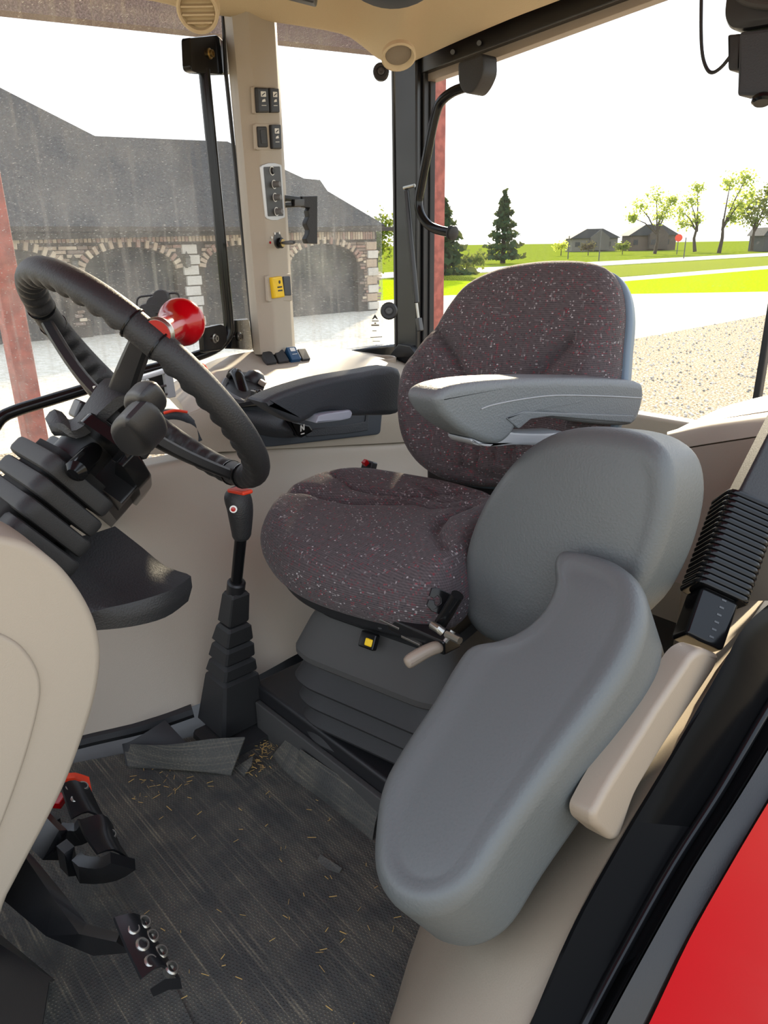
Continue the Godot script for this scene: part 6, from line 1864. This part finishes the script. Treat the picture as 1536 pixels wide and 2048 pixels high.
func leaf(p: Vector3, s: float, r: RandomNumberGenerator) -> void:
	var B := Basis.from_euler(Vector3(r.randf() * TAU, r.randf() * TAU, r.randf() * TAU))
	var a := p + B * Vector3(-s, 0, -s * 0.3)
	var b := p + B * Vector3(0, s * 0.15, s * 0.6)
	var c := p + B * Vector3(s, 0, -s * 0.2)
	var d := p + B * Vector3(0, -s * 0.1, -s * 0.6)
	quad(a, b, c, d)

func leaves(col: Color, glow: float) -> StandardMaterial3D:
	var m := plain(col, 0.9, 0.0, 0.1)
	m.backlight_enabled = true
	m.backlight = Color(glow, glow * 1.05, glow * 0.5)
	m.cull_mode = BaseMaterial3D.CULL_DISABLED
	return m

func conifer(at: Vector3, h: float, w: float, mat, label: String, seed: int) -> void:
	var t := thing("conifer", label, "tree", at)
	var r := RandomNumberGenerator.new()
	r.seed = seed
	tube([at, at + Vector3(0, h * 0.5, 0), at + Vector3(0, h * 0.97, 0)], [w * 0.05, w * 0.03, w * 0.006], 8)
	put("trunk", mats.bark, t)
	for k in 900:
		var q := pow(r.randf(), 0.75)
		var y := h * (0.10 + 0.90 * (1.0 - q))
		var tier := 0.72 + 0.28 * sin(y / h * 46.0)
		var rad := w * 0.5 * (q * 0.95 + 0.03) * tier * sqrt(r.randf_range(0.15, 1.0))
		var a := r.randf() * TAU
		leaf(at + Vector3(cos(a) * rad, y - rad * 0.22, sin(a) * rad), w * r.randf_range(0.035, 0.075), r)
	put("needles", mat, t, 10)

func leafy_tree(at: Vector3, h: float, blobs: Array, trunk: Array, mat, label: String, seed: int, count := 420, leaf_s := 0.16, grow := 1.0) -> void:
	var t := thing("leafy_tree", label, "tree", at)
	var r := RandomNumberGenerator.new()
	r.seed = seed
	# trunk and branches reach into each clump
	var top := at + Vector3(0, h * 0.45, 0)
	tube([at, at + Vector3(0.05 * h * trunk[0], h * 0.2, 0), top], [h * 0.030, h * 0.022, h * 0.016], 7)
	put("trunk", mats.bark, t)
	for b in blobs:
		var c := at + Vector3(b[0] * grow * -0.669, b[1] * h, b[0] * grow * 0.743)
		tube([at + Vector3(0, h * 0.30, 0), (top + c) / 2 + Vector3(0, -0.03 * h, 0), c], [h * 0.014, h * 0.009, h * 0.004], 6)
		put("branch", mats.bark, t)
	for b in blobs:
		var c := at + Vector3(b[0] * grow * -0.669, b[1] * h, b[0] * grow * 0.743)
		for k in count:
			var d: Vector3 = Vector3(r.randfn(0, 0.5), r.randfn(0, 0.42), r.randfn(0, 0.5)) * b[2] * grow
			leaf(c + d, leaf_s * r.randf_range(0.6, 1.4), r)
	put("foliage", mat, t, 10)

func house(at: Vector3, w: float, h: float, label: String, wallc: Color) -> void:
	var t := thing("house", label, "house", at, "houses far across the road")
	# long side faces the tractor
	var u := Vector3(-0.669, 0, 0.743)
	var n := Vector3(-0.743, 0, -0.669)
	var T := Transform3D(Basis(u, Vector3.UP, n), at)
	box(Vector3(0, h * 0.3, 0), Vector3(w, h * 0.6, w * 0.6), 0.0, T)
	put("wall", plain(wallc, 0.9), t)
	var prof := [Vector2(-w * 0.56, h * 0.58), Vector2(-w * 0.2, h), Vector2(w * 0.15, h), Vector2(w * 0.56, h * 0.58)]
	plate(prof, T, -w * 0.34, w * 0.34)
	put("roof", plain(Color(0.22, 0.22, 0.23), 0.9), t)
	plate([Vector2(-w * 0.12, h * 0.05), Vector2(-w * 0.12, h * 0.62), Vector2(w * 0.08, h * 0.95), Vector2(w * 0.28, h * 0.62), Vector2(w * 0.28, h * 0.05)], T, 0, w * 0.42)
	put("gable", plain(wallc * 0.8, 0.9), t)
	for k in 3:
		box(Vector3(-w * 0.38 + w * 0.34 * k, h * 0.32, w * (0.30 if k != 1 else 0.42)), Vector3(w * 0.10, h * 0.2, 0.1), 0.0, T)
		put("window", plain(Color(0.12, 0.13, 0.15), 0.3), t)

func build_far() -> void:
	mats.bark = plain(Color(0.23, 0.19, 0.15), 0.95)
	var spruce := leaves(Color(0.17, 0.24, 0.16), 0.25)
	var fresh := leaves(Color(0.33, 0.40, 0.10), 0.75)
	var dull := leaves(Color(0.26, 0.32, 0.12), 0.45)
	conifer(Vector3(52.7403, -1.2, 66.0205) * 0.0 + Vector3(49.3, -1.2, 61.7), 7.0, 5.6, spruce, "tall blue-green spruce standing alone beyond the road", 1)
	conifer(Vector3(31.6, -1.2, 34.0), 4.6, 4.6, spruce, "dark spruce beside the red post of the frame", 2)
	leafy_tree(Vector3(30.4, -1.2, 27.4), 3.9, [[-0.5, 0.62, 0.8], [0.4, 0.75, 0.8], [0.0, 0.5, 0.9]], [0.2], dull, "small rounded tree beside the corner of the garage", 3, 500, 0.10)
	leafy_tree(Vector3(57.8, -1.2, 108.5), 9.3, [[-2.0, 0.72, 0.9], [-0.4, 0.85, 1.1], [0.5, 0.70, 1.0], [0.1, 0.55, 0.8], [-2.6, 0.55, 0.5], [1.2, 0.80, 0.6]], [-0.6], fresh, "sparse tree with a thin crown next to the red sign", 4, 190, 0.20, 1.5)
	leafy_tree(Vector3(59.5, -1.2, 125.0), 10.4, [[-2.2, 0.62, 1.1], [-1.2, 0.75, 1.0], [-0.6, 0.95, 0.7], [-1.6, 0.42, 0.9], [-0.3, 0.50, 0.8]], [0.8], fresh, "tall open tree with clumps on its left side", 5, 200, 0.22, 1.45)
	leafy_tree(Vector3(49.8, -1.2, 112.5), 10.4, [[0.2, 0.92, 0.9], [1.6, 0.96, 0.8], [2.0, 0.76, 1.2], [1.2, 0.62, 0.9], [0.9, 0.46, 0.7]], [-0.4], fresh, "leaning leafy tree with a broad light crown", 6, 200, 0.22, 1.5)
	leafy_tree(Vector3(48.2, -1.0, 120.0), 9.0, [[-1.4, 0.66, 1.2], [0.2, 0.76, 1.3], [1.2, 0.92, 1.0], [-0.4, 0.52, 1.2], [1.3, 0.6, 1.0]], [0.2], dull, "dense leafy tree above the dark barn", 7, 300, 0.22, 1.4)
	# shrubs and hedge
	for q in [[Vector3(66, -1.2, 96), 2.6, leaves(Color(0.55, 0.55, 0.10), 0.8), "round yellow-green bush beside the far houses"], [Vector3(62, -1.2, 97), 2.4, leaves(Color(0.28, 0.22, 0.20), 0.3), "dark purple bush beside the yellow bush"], [Vector3(60, -1.2, 103), 2.2, dull, "low green bush in front of the far houses"], [Vector3(37, -1.2, 43), 1.6, dull, "low green shrub at the foot of the spruces"]]:
		leafy_tree(q[0], q[1], [[-0.5, 0.5, 0.6], [0.4, 0.55, 0.6]], [0.0], q[2], q[3], 20, 160, 0.16)
	house(Vector3(86, -1.2, 135), 9.0, 4.2, "grey gabled house across the road beside the spruce", Color(0.40, 0.38, 0.35))
	house(Vector3(78, -1.2, 143), 9.0, 4.8, "brown gabled house across the road beside the thin tree", Color(0.34, 0.29, 0.25))
	var b := thing("barn", "long low dark barn behind the trees on the right", "barn", Vector3(46, -1.2, 125))
	var u := Vector3(-0.669, 0, 0.743)
	var T := Transform3D(Basis(u, Vector3.UP, Vector3(-0.743, 0, -0.669)), Vector3(47, -1.2, 128))
	box(Vector3(3, 1.2, 0), Vector3(14, 2.4, 5), 0.05, T)
	put("wall", plain(Color(0.24, 0.25, 0.25), 0.9), b)
	plate([Vector2(-4.4, 2.3), Vector2(-3.6, 3.5), Vector2(9.6, 3.9), Vector2(10.4, 2.3)], T, -2.8, 2.8)
	put("roof", plain(Color(0.20, 0.22, 0.23), 0.9), b)
	# poles along the road and a red sign
	for q in [[Vector3(52.5, -1.2, 78), 2.6, "thin grey road pole beside the spruce"], [Vector3(44.5, -1.2, 72), 3.2, "thin grey road pole in front of the gabled houses"], [Vector3(40, -1.2, 82), 2.2, "short grey road pole near the thin tree"]]:
		cyl(q[0], q[0] + Vector3(0, q[1], 0), 0.06, 8)
		solo("road_pole", mats.steel_dark, q[2], "pole", "poles along the road")
	var s := thing("road_sign", "orange-red sign on a post between the far trees", "sign", Vector3(52, -1.2, 104))
	cyl(Vector3(52, -1.2, 104), Vector3(52, 0.8, 104), 0.06, 8)
	put("post", "steel_dark", s)
	lathe([Vector2(0.5, 0), Vector2(0.5, 0.08)], along(Vector3(51.95, 1.0, 103.95), Vector3(-0.5, 0, -0.85)), 16)
	put("disc", "orange", s)
